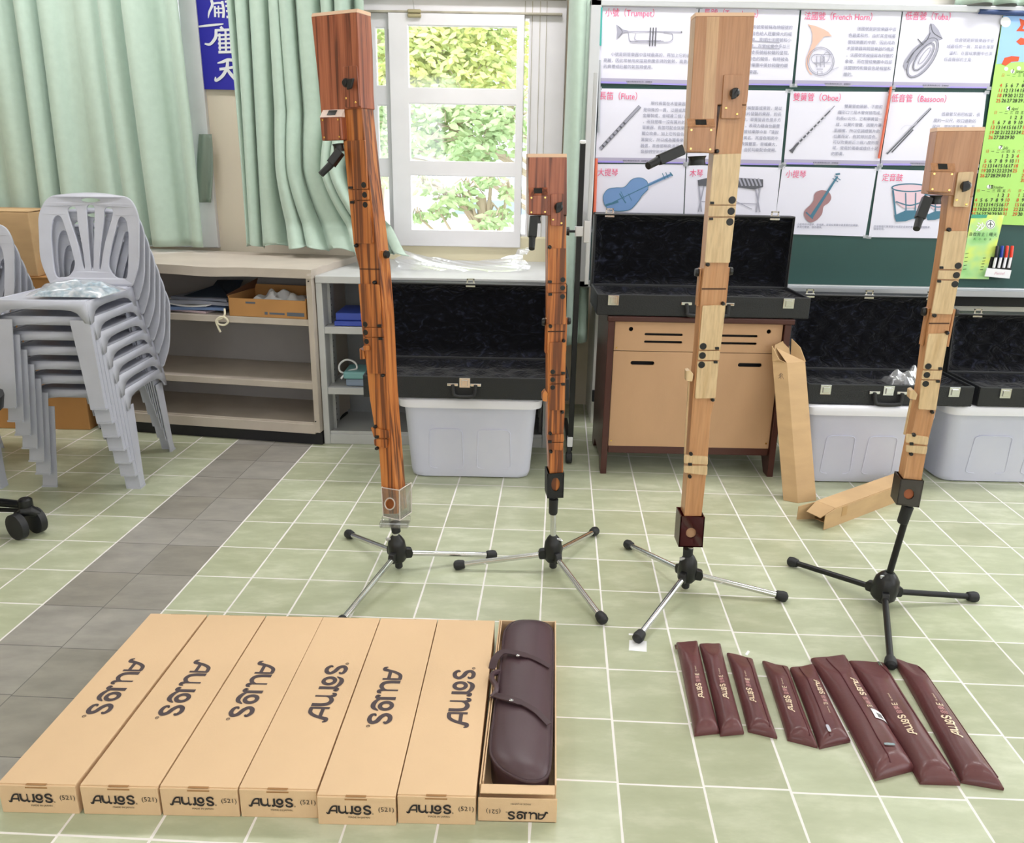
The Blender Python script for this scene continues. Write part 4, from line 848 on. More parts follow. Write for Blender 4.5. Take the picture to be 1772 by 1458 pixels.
# paper and tape bits on the floor
fp = MB(); 
for q in ([(1088, 1095.5), (1109, 1097), (1109, 1099), (1088, 1098.5)], [(1089, 1107), (1119, 1109), (1119, 1127.5), (1088, 1125)]):
    fp.prism([W(a, b, Z=0.0004) for a, b in q], (0, 0, .0004))
tag(obj('paper_scrap', fp, paper2), 'white paper square and strip under the foot of the third stand', 'paper')
tag(obj('paper_scrap', MB().prism([W(a, b, Z=0.0004) for a, b in [(1289, 1132), (1294, 1125), (1298, 1127), (1293, 1134)]], (0, 0, .0006)), paper2), 'tiny white paper shred above the third pouch', 'paper')
# ---------------------------------------------------------------- tripod stands
def stand(label, x, y, px_top, Yp, feet, leg_m, pole_m, sleeve, hubz=(.035, .135), hubr=.032, holder=None, hl=None, wing=1):
    t = thing('instrument_stand', label, 'stand', (x, y, 0))
    base = Vector((x, y, 0)); topp = W(*px_top, Yp); ax = (topp - Vector((x, y, .03))).normalized()
    up = lambda z: base + ax * (z / ax.z)
    h0, h1 = hubz
    hb = MB().tube([up(h0), up(h0 + .01), up(h0 + .045), up(h0 + .075), up(h1 - .008), up(h1)], [hubr * .72, hubr * .95, hubr * 1.03, hubr * .92, hubr * .62, hubr * .40], 20)
    hub = obj('hub', hb, black, t, True)
    z1 = topp.z
    obj('pole', MB().tube([up(.022), up(z1)], .0105, 16), pole_m, t, True)
    obj('pole_tip', MB().tube([up(.008), up(.012), up(.034)], [.010, .0135, .0135], 14), rubber, t, True)
    s0, s1, sr = sleeve; a, b = W(*s0, Yp), W(*s1, Yp)
    obj('sleeve', MB().tube([b, b.lerp(a, .08), b.lerp(a, .5), a], [sr * .8, sr * .97, sr, sr * 1.05], 16), rubber, t, True)
    for fx, fy in feet:
        f = Vector((fx, fy, .017)); r = (f - base); r.z = 0; dl = r.normalized(); s = up(h0 + .028) + dl * hubr * .6; d = (f - s).normalized()
        lg = obj('leg', MB().tube([s, f - d * .0], .0098, 14), leg_m, t, True)
        obj('rubber_foot', MB().tube([f - d * .030, f - d * .027, f - d * .008, f + d * .004, f + d * .010], [.0118, .0150, .0182, .0165, .008], 16), rubber, lg, True)
        sd = Vector((-dl.y, dl.x, 0)); o_ = up(h0 + .028) + dl * (hubr + .006)
        obj('leg_bracket', MB().prism([o_ + dl * u * .018 + Z * v * .018 + sd * .011 for u, v in rpoly([(-1.6, -.9), (.6, -1), (.9, 0), (.6, .9), (-1.6, 1.3)], .3)], sd * -.022, .002), black, hub)
    if wing:
        w = up(h1 - .012) + Vector((-.022 * wing, -.012, 0)); obj('wing_screw', MB().tube([up(h1 - .012), w, w + Vector((-.010 * wing, 0, -.004))], [.004, .004, .003], 8).box(w + Vector((-.012, -.003, -.002)), w + Vector((.006, .003, .006)), .002), steel, t, True)
    return t
# ---------------------------------------------------------------- square bass recorders
def rbox(fr, poly, w0, w1, bev=0, r=0):
    """prism on the instrument's front plane: px polygon, from offset w0 to w1 toward the viewer"""
    O, n = fr; pts = [W(a, b, plane=(O + n * w1, n)) for a, b in (rpoly(poly, r) if r is not None and r != 0 else poly)]
    return pts, n * (w0 - w1), bev
def recorder(label, x, y, yaw, dep, d):
    n = Vector((math.sin(yaw), -math.cos(yaw), 0)).normalized(); O = Vector((x, y, 0)) + n * dep / 2; fr = (O, n)
    t = thing('square_bass_recorder', label, 'recorder', W(d['bottom'][0], d['bottom'][1], plane=(O, n)))
    def pr(poly, w0, w1, bev=0, r=0):
        p, e, b = rbox(fr, poly, w0, w1, bev, r); return MB().prism(p, e, b)
    def disc(px, py, rad, w0, w1, seg=18, dome=.6):
        a = W(px, py, plane=(O + n * w0, n)); b = a + n * (w1 - w0); return MB().tube([a, a.lerp(b, .7), b], [rad, rad, rad * dome], seg)
    body = obj('body', pr(d['body'], -dep, 0, .0015), d['mbody'], t)
    hd = obj('head', pr(d['head'], -dep - .004, .006, .002), d['mhead'], t)
    if 'sap' in d: obj('sapwood_streak', pr(d['sap'], .0055, .0064), sap, hd)
    # chamfered top edge of cut wood
    q = d['head'][:2]; a, b = [W(*p, plane=(O + n * .006, n)) for p in q]
    back = -n * (dep + .01)
    obj('top_edge', MB().add([a, b, b + Z * .010 - n * .006, a + Z * .010 - n * .006, b + back + Z * .010, a + back + Z * .010, b + back, a + back], [(0, 1, 2, 3), (3, 2, 4, 5), (5, 4, 6, 7), (0, 3, 5, 7), (1, 6, 4, 2), (0, 7, 6, 1)]), d['medge'], hd)
    wl = obj('windway_block', pr(d['windway'], 0, .026, .003), d['mhead'], t)
    s0 = d['slot']; ww = d['windway']
    tp = [W(*p, plane=(O + n * .026, n)) for p in (ww[0], ww[1])]
    obj('slanted_lip', MB().add([tp[0], tp[1], tp[1] + Z * .022 - n * .019, tp[0] + Z * .022 - n * .019, tp[0] - n * .02, tp[1] - n * .02], [(0, 1, 2, 3), (0, 3, 4), (1, 5, 2), (2, 5, 4, 3), (0, 4, 5, 1)]), d.get('mlip', d['mhead']), wl)
    dx = tp[1] - tp[0]; sl = Z * .022 - n * .019
    obj('windway_slot', MB().add([tp[0] + dx * u + sl * v + n * .0008 + Z * .0008 for u, v in ((s0[0], .22), (s0[1], .22), (s0[1], .88), (s0[0], .88))], [(0, 1, 2, 3)]), black, wl)
    wc = [W(*p, plane=(O + n * .026, n)) for p in ww]
    for u, v in ((.14, .12), (.86, .12), (.14, .86), (.86, .86)):
        c = wc[0].lerp(wc[1], u).lerp(wc[3].lerp(wc[2], u), v); obj('screw', MB().tube([c, c + n * .0015], .0028, 10), brass, wl)
    # head key plate with knob
    kp = obj('tuning_plate', pr(d['hplate'], .006, .013, .001, 3), d['mplate'], t)
    obj('knob', disc(*d['hknob'], .0125, .013, .036), black, kp, True)
    kk = d['hknob']; obj('knob_wing', pr([(kk[0] - 3, kk[1] - 7), (kk[0] + 8, kk[1] - 9), (kk[0] + 4, kk[1] + 9), (kk[0] - 4, kk[1] + 11)], .028, .036, .002, 2), black, kp)
    for p in d['hscrews']: obj('screw', disc(*p, .0032, .013, .0145), brass, kp)
    # black bocal: turned socket under the block and a bent mouthpipe
    c0, c1_ = d['socket']; a, b = W(*c0, plane=(O + n * .012, n)), W(*c1_, plane=(O + n * .012, n))
    bo = obj('mouthpipe', MB().tube([a, a.lerp(b, .25), a.lerp(b, .6), b], [d['sr'], d['sr'] * .85, d['sr'] * .85, d['sr'] * .95], 18), black, t, True)
    m0, m1, m2 = [W(*p, plane=(O + n * .03, n)) for p in d['pipe']]; m1 = m1 + n * .02; m2 = m2 + n * .045
    ax = (m1 - m0).normalized(); sd = ax.cross(n).normalized(); up = sd.cross(ax)
    w = d['pw']; pts = [m0 + sd * u * w + up * v * w * .8 for u, v in rpoly([(-1, -1), (1, -1), (1, 1), (-1, 1)], .25)]
    obj('flat_tube', MB().prism(pts, m1 - m0, .001), black, bo); obj('mouthpiece', MB().tube([m1 - ax * .005, m1 + ax * .002, m2], [w * .8, w * .82, w * .72], 16), blackm, bo, True)
    # key plates with finger pads
    for poly, pads, hinges in d['plates']:
        pl = obj('key_plate', pr(poly, 0, .007, .0008, 2.5), d['mkey'], t)
        for p in pads: obj('finger_pad', disc(p[0], p[1], d['pr'], .007, .0085, 20, .9), black, pl)
        for p in hinges: obj('hinge', pr([(p[0] - 3.6, p[1] - 2.2), (p[0] + 3.0, p[1] - 2.2), (p[0] + 3.0, p[1] + 2.2), (p[0] - 3.6, p[1] + 2.2)], .006, .012, .001), black, pl)
    for p in d['knobs']: obj('stop_screw', disc(p[0], p[1], .0058, -.001, .013, 12), black, t, True)
    for poly in d['grooves']: obj('groove', pr(poly, -.001, .0012), mat_get('groove_shadow_line', '3A1E10'), t)
    for poly, w1 in d.get('levers', []): obj('lever', pr(poly, -.028, w1, .001, 1.5), d['mkey'], t)
    if 'rod' in d: obj('linkage_rod', pr(d['rod'], -.026, -.018, .001), d['mkey'], t)
    for (a, b, s) in d.get('bolts', []):
        c = W(a, b, plane=(O - n * dep * .5, n)); e = n.cross(Z).normalized() * (-s)
        obj('side_bolt', MB().tube([c - e * .012, c, c + e * .008], [.008, .013, .011], 14), black, t, True)
        c2 = c - e * .010; obj('bracket', MB().prism([c2 + Z * .012 - n * .016, c2 + Z * .012 + n * .012, c2 - Z * .10 + n * .012, c2 - Z * .10 - n * .016], e * .006, .001), d['mbody'], t)

    return t, fr
def mat_get(nm, c): return M.get(nm) or mat(nm, c, .7)
def socket(t, fr, dep, front, drop, mt, edge, hole, oval=1.0, hole_m=None, wt=.004):
    """square holder the recorder's foot stands in: four walls, floor, round window; part of the stand"""
    O, n = fr; p = [W(*q, plane=(O + n * .007, n)) for q in front]; bk = -n * (dep + .014); b = MB()
    ex = (p[1] - p[0]); ex.z = 0; ex.normalize()
    hp = [W(a, c, plane=(O + n * .007, n)) for a, c in ell(hole[0], hole[1], hole[2], hole[3])]
    u2 = lambda v: ((v - O).dot(ex), (v - O).z)
    v, f = fill([[u2(q) for q in p], [u2(q) for q in hp][::-1]], 0)
    to3 = lambda c, off: O + n * (.007 + off) + ex * c[0] + Z * c[1]
    b.add([to3(c, .0) for c in v], f); b.add([to3(c, -wt) for c in v], f)
    b.prism([p[0], p[3], p[3] + ex * wt, p[0] + ex * wt], bk); b.prism([p[1], p[2], p[2] - ex * wt, p[1] - ex * wt], bk)
    b.prism([p[0] + bk, p[1] + bk, p[2] + bk, p[3] + bk], n * wt); b.prism([p[3], p[2], p[2] + Z * wt, p[3] + Z * wt], bk)
    s = obj('socket', b, mt, t)
    e = MB()
    if edge:
        for a_, c_ in ((p[0], p[1]), (p[1], p[2]), (p[2], p[3]), (p[3], p[0]), (p[1], p[1] + bk), (p[0], p[0] + bk), (p[2], p[2] + bk), (p[1] + bk, p[2] + bk)): e.tube([a_, c_], .0016, 6)
        e.tube(hp + hp[:1], .0018, 6, False); obj('socket_edges', e, edge, s)
    if hole_m: obj('bore', MB().prism([q - n * .006 for q in hp], -n * .0005), hole_m, s)
    return s
R1 = dict(mbody=orangewood, mhead=redwood, mplate=redwood, mkey=orangewood, medge=edgewood, mlip=mat('reflection_tinted_lip', 'F0D8D0', .25), bottom=(676, 889), pr=.0088, sr=.018, pw=.013,  # lip's pale tint paints the slanted face's reflection into its colour
    body=[(591, 150), (621.5, 150), (631.8, 243), (638, 300), (645, 360), (653.4, 433), (657, 465), (664, 552), (670.5, 676), (676, 746), (688, 889), (663.5, 889), (660, 844), (656.5, 786), (648, 740), (640, 690), (635.5, 648), (626, 565), (622, 465), (612, 424), (602, 327), (594, 244), (590, 200)],
    head=[(538.5, 29), (617, 21), (620.8, 82), (622.9, 160), (625, 187), (592, 190), (591, 200), (556, 200), (551, 144)],
    windway=[(553, 203), (590, 202), (593, 242), (557, 243.5)], slot=(.3, .7), hplate=[(592, 115), (617, 113), (622, 185), (597, 186)], hknob=(603.4, 144), hscrews=[(599, 170), (615.5, 177)],
    socket=((585, 249), (587, 262)), pipe=((589, 262), (580, 284), (571, 302)),
    plates=[([(594, 244), (631, 242), (636, 327), (603, 327.5)], [(629.4, 320)], [(606, 324.6)]), ([(603, 329), (637.5, 328), (638, 346), (604.6, 346)], [(631, 337)], []), ([(606, 347.6), (638.8, 347), (645, 421.6), (612, 421)], [(632, 354)], [(609, 350)]),
            ([(620, 491), (655, 492), (661, 566), (626, 565)], [(632, 561)], [(655.8, 563.5)]), ([(626.5, 567), (661, 567), (663, 583), (628, 582.5)], [(632.6, 575)], []), ([(628, 584.5), (662.5, 584), (667, 646.7), (637, 646)], [(634.3, 590.5)], [(658, 586)]),
            ([(641.3, 739), (672, 745), (673.5, 758), (647, 757)], [], [(651.6, 756)]), ([(646.7, 759.4), (672, 760), (669, 775.5), (648, 771)], [], [])],
    knobs=[(598.5, 239), (618.4, 424.5), (650, 488), (664, 648.5), (651, 737), (654, 774.5)], grooves=[[(621.7, 464.5), (656.8, 465), (656.8, 466.5), (621.7, 466)], [(588, 165.5), (593, 165.5), (593, 168), (588, 168)]],
    levers=[([(622, 602), (629, 607), (632, 621), (623, 622)], .004), ([(628, 598), (639, 598), (640, 606), (629, 607)], .012)], bolts=[(668, 440, 1)], brackets=[[(660, 436), (667, 436), (674, 483), (664, 483)]])
t1, fr1 = recorder('tallest recorder, striped red-brown wood, in the clear socket on the left', -.405, 2.535, -math.radians(24), .062, R1)
R2 = dict(mbody=orangewood, mhead=redwood, mplate=redwood, mkey=orangewood, medge=edgewood, bottom=(962, 818), pr=.0078, sr=.0145, pw=.0125,
    body=[(950, 300), (980, 300), (980, 373), (980, 560), (977.5, 710), (975, 752), (974.6, 819), (951, 819), (948, 760), (947.5, 560), (947.6, 374)],
    head=[(914, 272), (981, 272), (981, 372), (950, 373), (915, 372)],
    windway=[(915, 338), (948, 337.5), (947.6, 371), (915, 372)], slot=(.28, .72), hplate=[(953, 336), (975.6, 335), (974.6, 391), (953, 390.5)], hknob=(966, 358), hscrews=[(957, 380), (971.5, 386)],
    socket=((928.5, 373), (928.5, 386)), pipe=((924, 375), (920, 409), (917.5, 428)),
    plates=[([(948, 430), (980, 429.6), (980, 490), (947.6, 490)], [(974, 483.7)], [(952, 487.6)]), ([(947.6, 491.2), (980, 491.2), (979.8, 505.5), (947.4, 505.5)], [(973.7, 498)], []), ([(947.4, 507), (979.6, 507), (979, 561), (946.5, 561)], [(973.5, 513)], [(952.7, 509.4)]),
            ([(951, 593), (979.5, 590.6), (978, 647.4), (951, 648.6)], [(956.5, 643.2)], [(975, 645.7)]), ([(951, 649.8), (978, 649), (977.7, 663), (951, 663.6)], [(956.3, 656.5)], []), ([(951, 665), (977.6, 664.4), (977, 710), (951, 709.5)], [(956.3, 670.2)], [(975, 664.8)]),
            ([(946.7, 752), (975.6, 751), (975.6, 764.5), (948, 764.5)], [], [(952, 764.6)]), ([(948, 766), (975, 766), (973, 779.5), (950, 777.5)], [], [])],
    knobs=[(951, 427), (952, 563.5), (975, 588.5), (972.6, 711.5), (952, 748.8), (953, 780)], grooves=[[(948, 572.6), (977.5, 572.2), (977.5, 574.2), (948, 574.6)], [(976.5, 372), (980.5, 372), (980.5, 374), (976.5, 374)]],
    levers=[([(938.8, 682), (944, 676), (948, 680), (947, 695), (939, 694)], .004)], bolts=[(942, 557, -1), (983, 555, 1)], brackets=[[(942, 562), (948, 562), (948, 588), (943, 586)]])
t2, fr2 = recorder('shortest recorder, striped red-brown wood, in front of the window edge', .143, 2.56, math.radians(5), .06, R2)
R3 = dict(mbody=cherry2, mhead=cherry, mplate=cherry, mkey=maple, medge=edgewood, bottom=(1199, 893), pr=.0105, sr=.027, pw=.0145,
    body=[(1249, 170), (1293.5, 170), (1283, 266), (1274, 354), (1261, 458), (1256.6, 499.7), (1246, 606), (1238, 689), (1230, 720), (1224, 805), (1214, 893), (1184, 893), (1192.6, 778), (1199, 684), (1207, 606), (1214.4, 498), (1220, 454), (1228, 354), (1234.8, 267)],
    head=[(1204, 28), (1306, 28), (1293.5, 176), (1291, 181), (1242, 181), (1237, 264), (1190, 264)], sap=[(1223.7, 29), (1244.8, 29), (1234.8, 211), (1215, 211)],
    windway=[(1190, 219.4), (1237.4, 219.4), (1235, 265), (1188.5, 263)], slot=(.3, .7), hplate=[(1253, 129), (1287.5, 129), (1283, 205), (1248, 205)], hknob=(1270, 161), hscrews=[(1256.3, 187), (1275.3, 197.4)],
    socket=((1206, 270), (1205.5, 286)), pipe=((1181, 259), (1138, 277), (1117, 287)),
    plates=[([(1235, 267), (1283, 265.5), (1274, 354), (1228, 354)], [(1267, 346)], [(1233, 351)]), ([(1227.4, 355.6), (1273.7, 355.6), (1272.4, 374.6), (1225.8, 374.6)], [(1265.2, 365.4)], []), ([(1225.8, 376.4), (1271.5, 376.4), (1263, 454.7), (1219.7, 454.3)], [(1263, 383.8)], [(1231.3, 378.6)]),
            ([(1216, 529), (1256, 527.6), (1246.7, 605.4), (1209.4, 605)], [(1216.8, 599)], [(1241.6, 602.7)]), ([(1209.5, 607.2), (1246, 606.8), (1245, 623.2), (1207.8, 622.8)], [(1215.5, 614.9)], []), ([(1207.4, 625.2), (1244, 625), (1238, 689), (1203, 689.5)], [(1214, 631)], [(1239, 626.6)]),
            ([(1184, 787), (1225, 790), (1225, 804), (1183.5, 801.5)], [], [(1194.7, 803.6)]), ([(1183.5, 805.8), (1224.6, 805.8), (1224, 822.4), (1183.5, 817.7)], [], [])],
    knobs=[(1240, 261.5), (1224, 457), (1250.4, 524.4), (1232.5, 690.5), (1195, 784), (1193, 823)], grooves=[[(1214.6, 498.6), (1256.5, 498.6), (1256.5, 500.8), (1214.6, 500.8)], [(1241, 180), (1249, 180), (1249, 182.4), (1241, 182.4)], [(1284, 180), (1291, 180), (1291, 182.4), (1284, 182.4)], [(1240.8, 182), (1242.2, 182), (1237.6, 265), (1236.2, 265)], [(1206, 638.6), (1219.5, 639), (1218.7, 649), (1218, 649), (1218.2, 640), (1206, 639.8)]],
    levers=[([(1188, 642), (1194, 640), (1200, 647), (1198, 660), (1187.5, 659)], .004)], rod=[(1191, 660), (1194, 660), (1187, 786), (1184, 786)], bolts=[(1207, 471, -1), (1263, 469, 1)], brackets=[[(1206, 487), (1213, 487), (1210, 518), (1204, 516)]])
t3, fr3 = recorder('tall pale recorder with cherry head and maple keys, in the dark red socket', .589, 2.433, 0.0, .062, R3)
R4 = dict(mbody=cherry2, mhead=cherry, mplate=maple, mkey=maple, medge=edgewood, bottom=(1579, 829), pr=.0092, sr=.017, pw=.013,
    body=[(1648, 290), (1690, 290), (1683, 340), (1674, 398), (1665, 466), (1659, 486), (1648, 544), (1643, 566), (1631, 640), (1620, 709), (1607, 760), (1594.7, 831), (1563, 828), (1568, 800), (1578, 750), (1590, 690), (1597, 641), (1607, 562), (1612, 543), (1625, 466), (1635, 398), (1641, 340)],
    head=[(1621.7, 227), (1705, 226), (1683.5, 341), (1605.5, 336)],
    windway=[(1611.5, 296), (1653.7, 297), (1647.5, 334), (1607, 332)], slot=(.3, .68), hplate=[(1658, 297.8), (1685.6, 296.7), (1676, 358.5), (1649.5, 357.5)], hknob=(1669.5, 321.5), hscrews=[(1655.5, 346), (1672, 353.5)],
    socket=((1620, 338), (1618, 353)), pipe=((1605, 342), (1588, 377), (1578, 394)),
    plates=[([(1635, 399.7), (1675, 399.7), (1665, 466.2), (1625.5, 465.5)], [(1658, 459.6)], [(1630, 463)]), ([(1624.8, 467.5), (1663.5, 468), (1661, 483.5), (1622.2, 483)], [(1655, 476)], []), ([(1622.5, 485), (1659.3, 485.7), (1648.3, 544), (1612, 542.5)], [(1652.4, 491.4)], [(1626, 486.6)]),
            ([(1607.3, 577.8), (1642, 576.3), (1630.8, 639.6), (1597.8, 639)], [(1606.3, 633.6)], [(1628, 638)]), ([(1597.4, 641), (1630.6, 641), (1628, 656.6), (1594.9, 656.2)], [(1603.8, 648.5)], []), ([(1594.7, 658.2), (1627, 658.2), (1620, 709.7), (1589.3, 708)], [(1601.8, 663.8)], [(1624, 660)]),
            ([(1568.5, 750.7), (1607.3, 756.3), (1605.7, 770), (1567.8, 766)], [], [(1578, 768)]), ([(1568.5, 770.2), (1605.5, 772.5), (1603, 786), (1567.8, 782)], [], [])],
    knobs=[(1641, 397), (1616, 545), (1638, 575), (1612, 711.5), (1580.5, 751), (1575.7, 784)], grooves=[[(1607.5, 558.4), (1643, 558.4), (1643, 560.4), (1607.5, 560.4)], [(1680, 338), (1684, 338), (1683.5, 341), (1679.5, 341)]],
    levers=[([(1575, 676), (1581, 674), (1588, 682), (1585, 692), (1574, 690)], .004)], rod=[(1576, 692), (1579, 692), (1567, 752), (1564, 752)], bolts=[(1600, 539, -1), (1653, 541, 1)], brackets=[[(1598, 545), (1604, 545), (1600, 572), (1595, 570)]])
t4, fr4 = recorder('shorter pale recorder at the right with a cherry head, in the smoked socket', 1.233, 2.364, -math.radians(10), .058, R4)
s1 = stand('chrome tripod stand holding the tallest striped recorder in a clear socket', -.403, 2.535, (683.5, 905), 2.535, [(-.634, 2.779), (-.07, 2.628), (-.532, 2.15)], chrome, chrome, ((683, 903), (686, 921), .0165), wing=1)
socket(s1, fr1, .062, [(660, 843), (691, 848), (692, 900), (663, 893)], 0, acryl, acryledge, (674.5, 871.5, 8.6, 10), hole_m=None)
obj('clear_foot', MB().box(W(684, 905, 2.535) - Vector((.05, .035, .004)), W(684, 905, 2.535) + Vector((.05, .035, .016)), .004).tube([W(683, 908, 2.535), W(682, 893, 2.535)], .02, 16), acryl, s1)
mb = MB(); mb.tube([W(a, b, plane=(fr1[0] + fr1[1] * .0005, fr1[1])) for a, b in ell(674.5, 871.5, 8, 9.5)] + [W(682.5, 871.5, plane=(fr1[0] + fr1[1] * .0005, fr1[1]))], .0016, 8, False)
obj('bore_rim', mb, edgewood, t1); obj('bore', MB().prism([W(a, b, plane=(fr1[0], fr1[1])) for a, b in ell(675.5, 872, 6.6, 8)], fr1[1] * .0006), mat('dark_bore_wood', '8A4A1C', .6), t1)
s2 = stand('chrome tripod stand holding the shortest striped recorder in a black socket', .143, 2.558, (958, 863), 2.558, [(-.201, 2.544), (.319, 2.848), (.286, 2.205)], chrome, chrome, ((958, 863), (957, 889), .0158), wing=-1)
socket(s2, fr2, .06, [(947, 820), (976.5, 818), (975, 861), (947, 862)], 0, blackm, None, (961.5, 838, 7.4, 12), hole_m=orangewood)
s3 = stand('chrome tripod stand with the dark red socket under the tall pale recorder', .589, 2.433, (1194, 946), 2.433, [(.43, 2.739), (.908, 2.37), (.381, 2.106)], chrome, chrome, ((1191, 948), (1189, 974), .0165), wing=1)
socket(s3, fr3, .062, [(1178, 893), (1220, 895), (1216, 946.7), (1174, 946)], 0, redacryl, None, (1196, 922, 9, 9), hole_m=mat('pale_bore_wood', 'B08868', .6))
s4 = stand('all-black tripod stand with the smoked socket, its front leg among the pouches', 1.226, 2.364, (1572, 875), 2.364, [(1.009, 2.626), (1.556, 2.396), (1.097, 1.997)], blackmetal, blackmetal, ((1571, 876), (1561, 905), .0175), hubz=(.02, .12), hubr=.041, wing=1)
socket(s4, fr4, .058, [(1558.4, 829), (1599.5, 832), (1590.5, 878), (1551, 873)], 0, smoke, None, (1573, 855, 9, 9), hole_m=mat('copper_bore_wood', 'A05A38', .5))
# ---------------------------------------------------------------- stacked plastic chairs
def chair(label, cx, cy):
    t = thing('stacking_chair', label, 'chair', (cx, cy, 0), 'grey plastic chairs in the two stacks')
    o = Vector((cx, cy, 0)); P3 = lambda x, y, z: o + Vector((x, y, z))
    sh, th = .44, .004
    # seat: dished slab with a rolled edge
    def seat(u, v):
        x = (u - .5) * 2; y = -.245 + v * .425; hw = .186 - .014 * v; e = max(abs(x), abs(2 * v - 1))
        z = sh - .010 * (1 - x * x) * (1 - (2 * v - 1) ** 2) - (.012 if abs(x) > .97 else 0) - (.012 if v < .03 else 0); return P3(x * hw, y, z)
    mb = MB().grid(seat, 24, 20); st = obj('seat', mb, chairm, t, True, ang=50); st.modifiers.new('thick', 'SOLIDIFY').thickness = .005
    # apron: front arch and side arches hanging from the seat
    ap = MB()
    def arch(n, pts3):  # pts3(u, depth): u 0..1 along the edge
        q = [(0, 0), (1, 0)] + [(1 - a, -d) for a, d in prof] + [(a, -d) for a, d in prof[::-1]]
        v, f = fill([q], 0); ap.add([pts3(p.x, p.y) for p in v], f)
    prof = [(0, .090), (.05, .085), (.075, .066), (.11, .048), (.17, .038), (.28, .034)]
    arch(0, lambda u, d: P3((u - .5) * .376 * (1 - d * .35), -.247 + d * .04, sh + d))
    prof = [(0, .090), (.06, .085), (.09, .062), (.14, .045), (.22, .036), (.35, .032)]
    for s in (-1, 1): arch(0, lambda u, d, s=s: P3(s * (.188 - .014 * u - d * .12), -.245 + u * .425, sh + d))
    a = obj('apron', ap, chairm, t, True, ang=40); a.modifiers.new('thick', 'SOLIDIFY').thickness = .005
    # four L-section tapering legs
    for s, f in ((-1, -1), (1, -1), (1, 1), (-1, 1)):
        xt, yt = .192 * s if f < 0 else .176 * s, -.248 if f < 0 else .180
        xb, yb = (.212 if f < 0 else .150) * s, -.258 if f < 0 else .250
        if f > 0: xt = .160 * s
        mb = MB(); secs = []
        for k in range(9):
            q = k / 8; x = xt + (xb - xt) * q; y = yt + (yb - yt) * q; z = (sh - .075) * (1 - q); w = (.078 - .018 * q); d = (.066 - .022 * q)
            lip = .003 if k == 8 else 0
            c = [(x + s * lip, y + f * lip), (x - s * w, y + f * lip), (x - s * w, y - f * th), (x - s * (th + .004), y - f * th * 1.5), (x - s * th, y - f * d), (x + s * lip, y - f * d)]
            secs.append([P3(a_, b_, z) for a_, b_ in c])
        secs.insert(8, [p + Z * .008 for p in [v - Vector((0, 0, 0)) for v in secs[7]]]) if False else None
        vs = [v for sc in secs for v in sc]; fs = [(6 * j + i, 6 * j + (i + 1) % 6, 6 * j + 6 + (i + 1) % 6, 6 * j + 6 + i) for j in range(8) for i in range(6)] + [tuple(range(6)), tuple(range(48, 54))]
        mb.add(vs, fs)
        e = secs[8]; mb.prism([p + Vector((s * .002, f * .002, 0)) if i in (0, 1, 5) else p for i, p in enumerate(e)], (0, 0, .007))
        obj('leg', mb, chairm, t, True, ang=45)
    # backrest: rounded shell with fan slots and a hand hole
    W2, H = .218, .388
    outl = rpoly([(-.180, 0), (.180, 0), (W2 - .004, .09), (W2 + .002, .30), (.180, H - .014), (0, H + .006), (-.180, H - .014), (-W2 - .002, .30), (-W2, .10)], [.01, .01, .05, .08, .09, .2, .09, .08, .05], 8)
    holes = [ell(0, H - .028, .046, .0115, 0, 20)]
    for s in (-1, 1):
        holes.append([(s * a, b) for a, b in catmull([(.160, .040), (.170, .14), (.172, .225), (.158, .285), (.128, .290), (.105, .225), (.082, .14), (.074, .08), (.100, .038), (.132, .030)], 4, True)])
        holes.append([(s * a, b) for a, b in catmull([(.078, .334), (.100, .322), (.096, .285), (.060, .17), (.040, .075), (.030, .078), (.040, .17), (.056, .27), (.060, .320)], 4, True)])
    holes.append(catmull([(-.017, .334), (0, .342), (.017, .334), (.019, .29), (.007, .075), (0, .070), (-.007, .075), (-.019, .29)], 4, True))
    v, f = fill([outl] + holes, .003, .0022)
    def bend(p):
        yy = .178 + .085 * max(0, p.y / H) ** 1.1 + .018 * (1 - (p.x / W2) ** 2) - .012; return P3(p.x, yy - p.z, sh + .001 + p.y)
    obj('backrest', MB().add([bend(p) for p in v], f), chairm, t)
    mb = MB().grid(lambda u, q: P3((u - .5) * .33, .160 + .022 * q + .014 * (1 - (2 * u - 1) ** 2) * q, sh - .004 + .018 * q * q), 14, 5); cv = obj('back_root', mb, chairm, t, True, ang=180); cv.modifiers.new('thick', 'SOLIDIFY').thickness = .005
    return t
DZ, DY = .0655, -.019
ORD = ['bottom', 'second from the bottom', 'third from the bottom', 'middle', 'third from the top', 'second from the top', 'topmost']
ch0 = chair('bottom grey plastic chair of the taller stack, its feet on the tiles', -1.845, 3.475)
for k in range(1, 7):
    clone(ch0, (-.007 * k, DY * k, DZ * k), ORD[k] + (' grey plastic chair of the taller stack, a bag of cloth on its seat' if k == 6 else ' grey plastic chair in the taller stack beside the cabinet'))
for k, nm in enumerate(['bottom', 'second from the bottom', 'middle', 'second from the top', 'topmost']):
    clone(ch0, (-.590 - .007 * k, -.03 + DY * k, DZ * k), nm + ' grey chair in the shorter stack cut off at left')
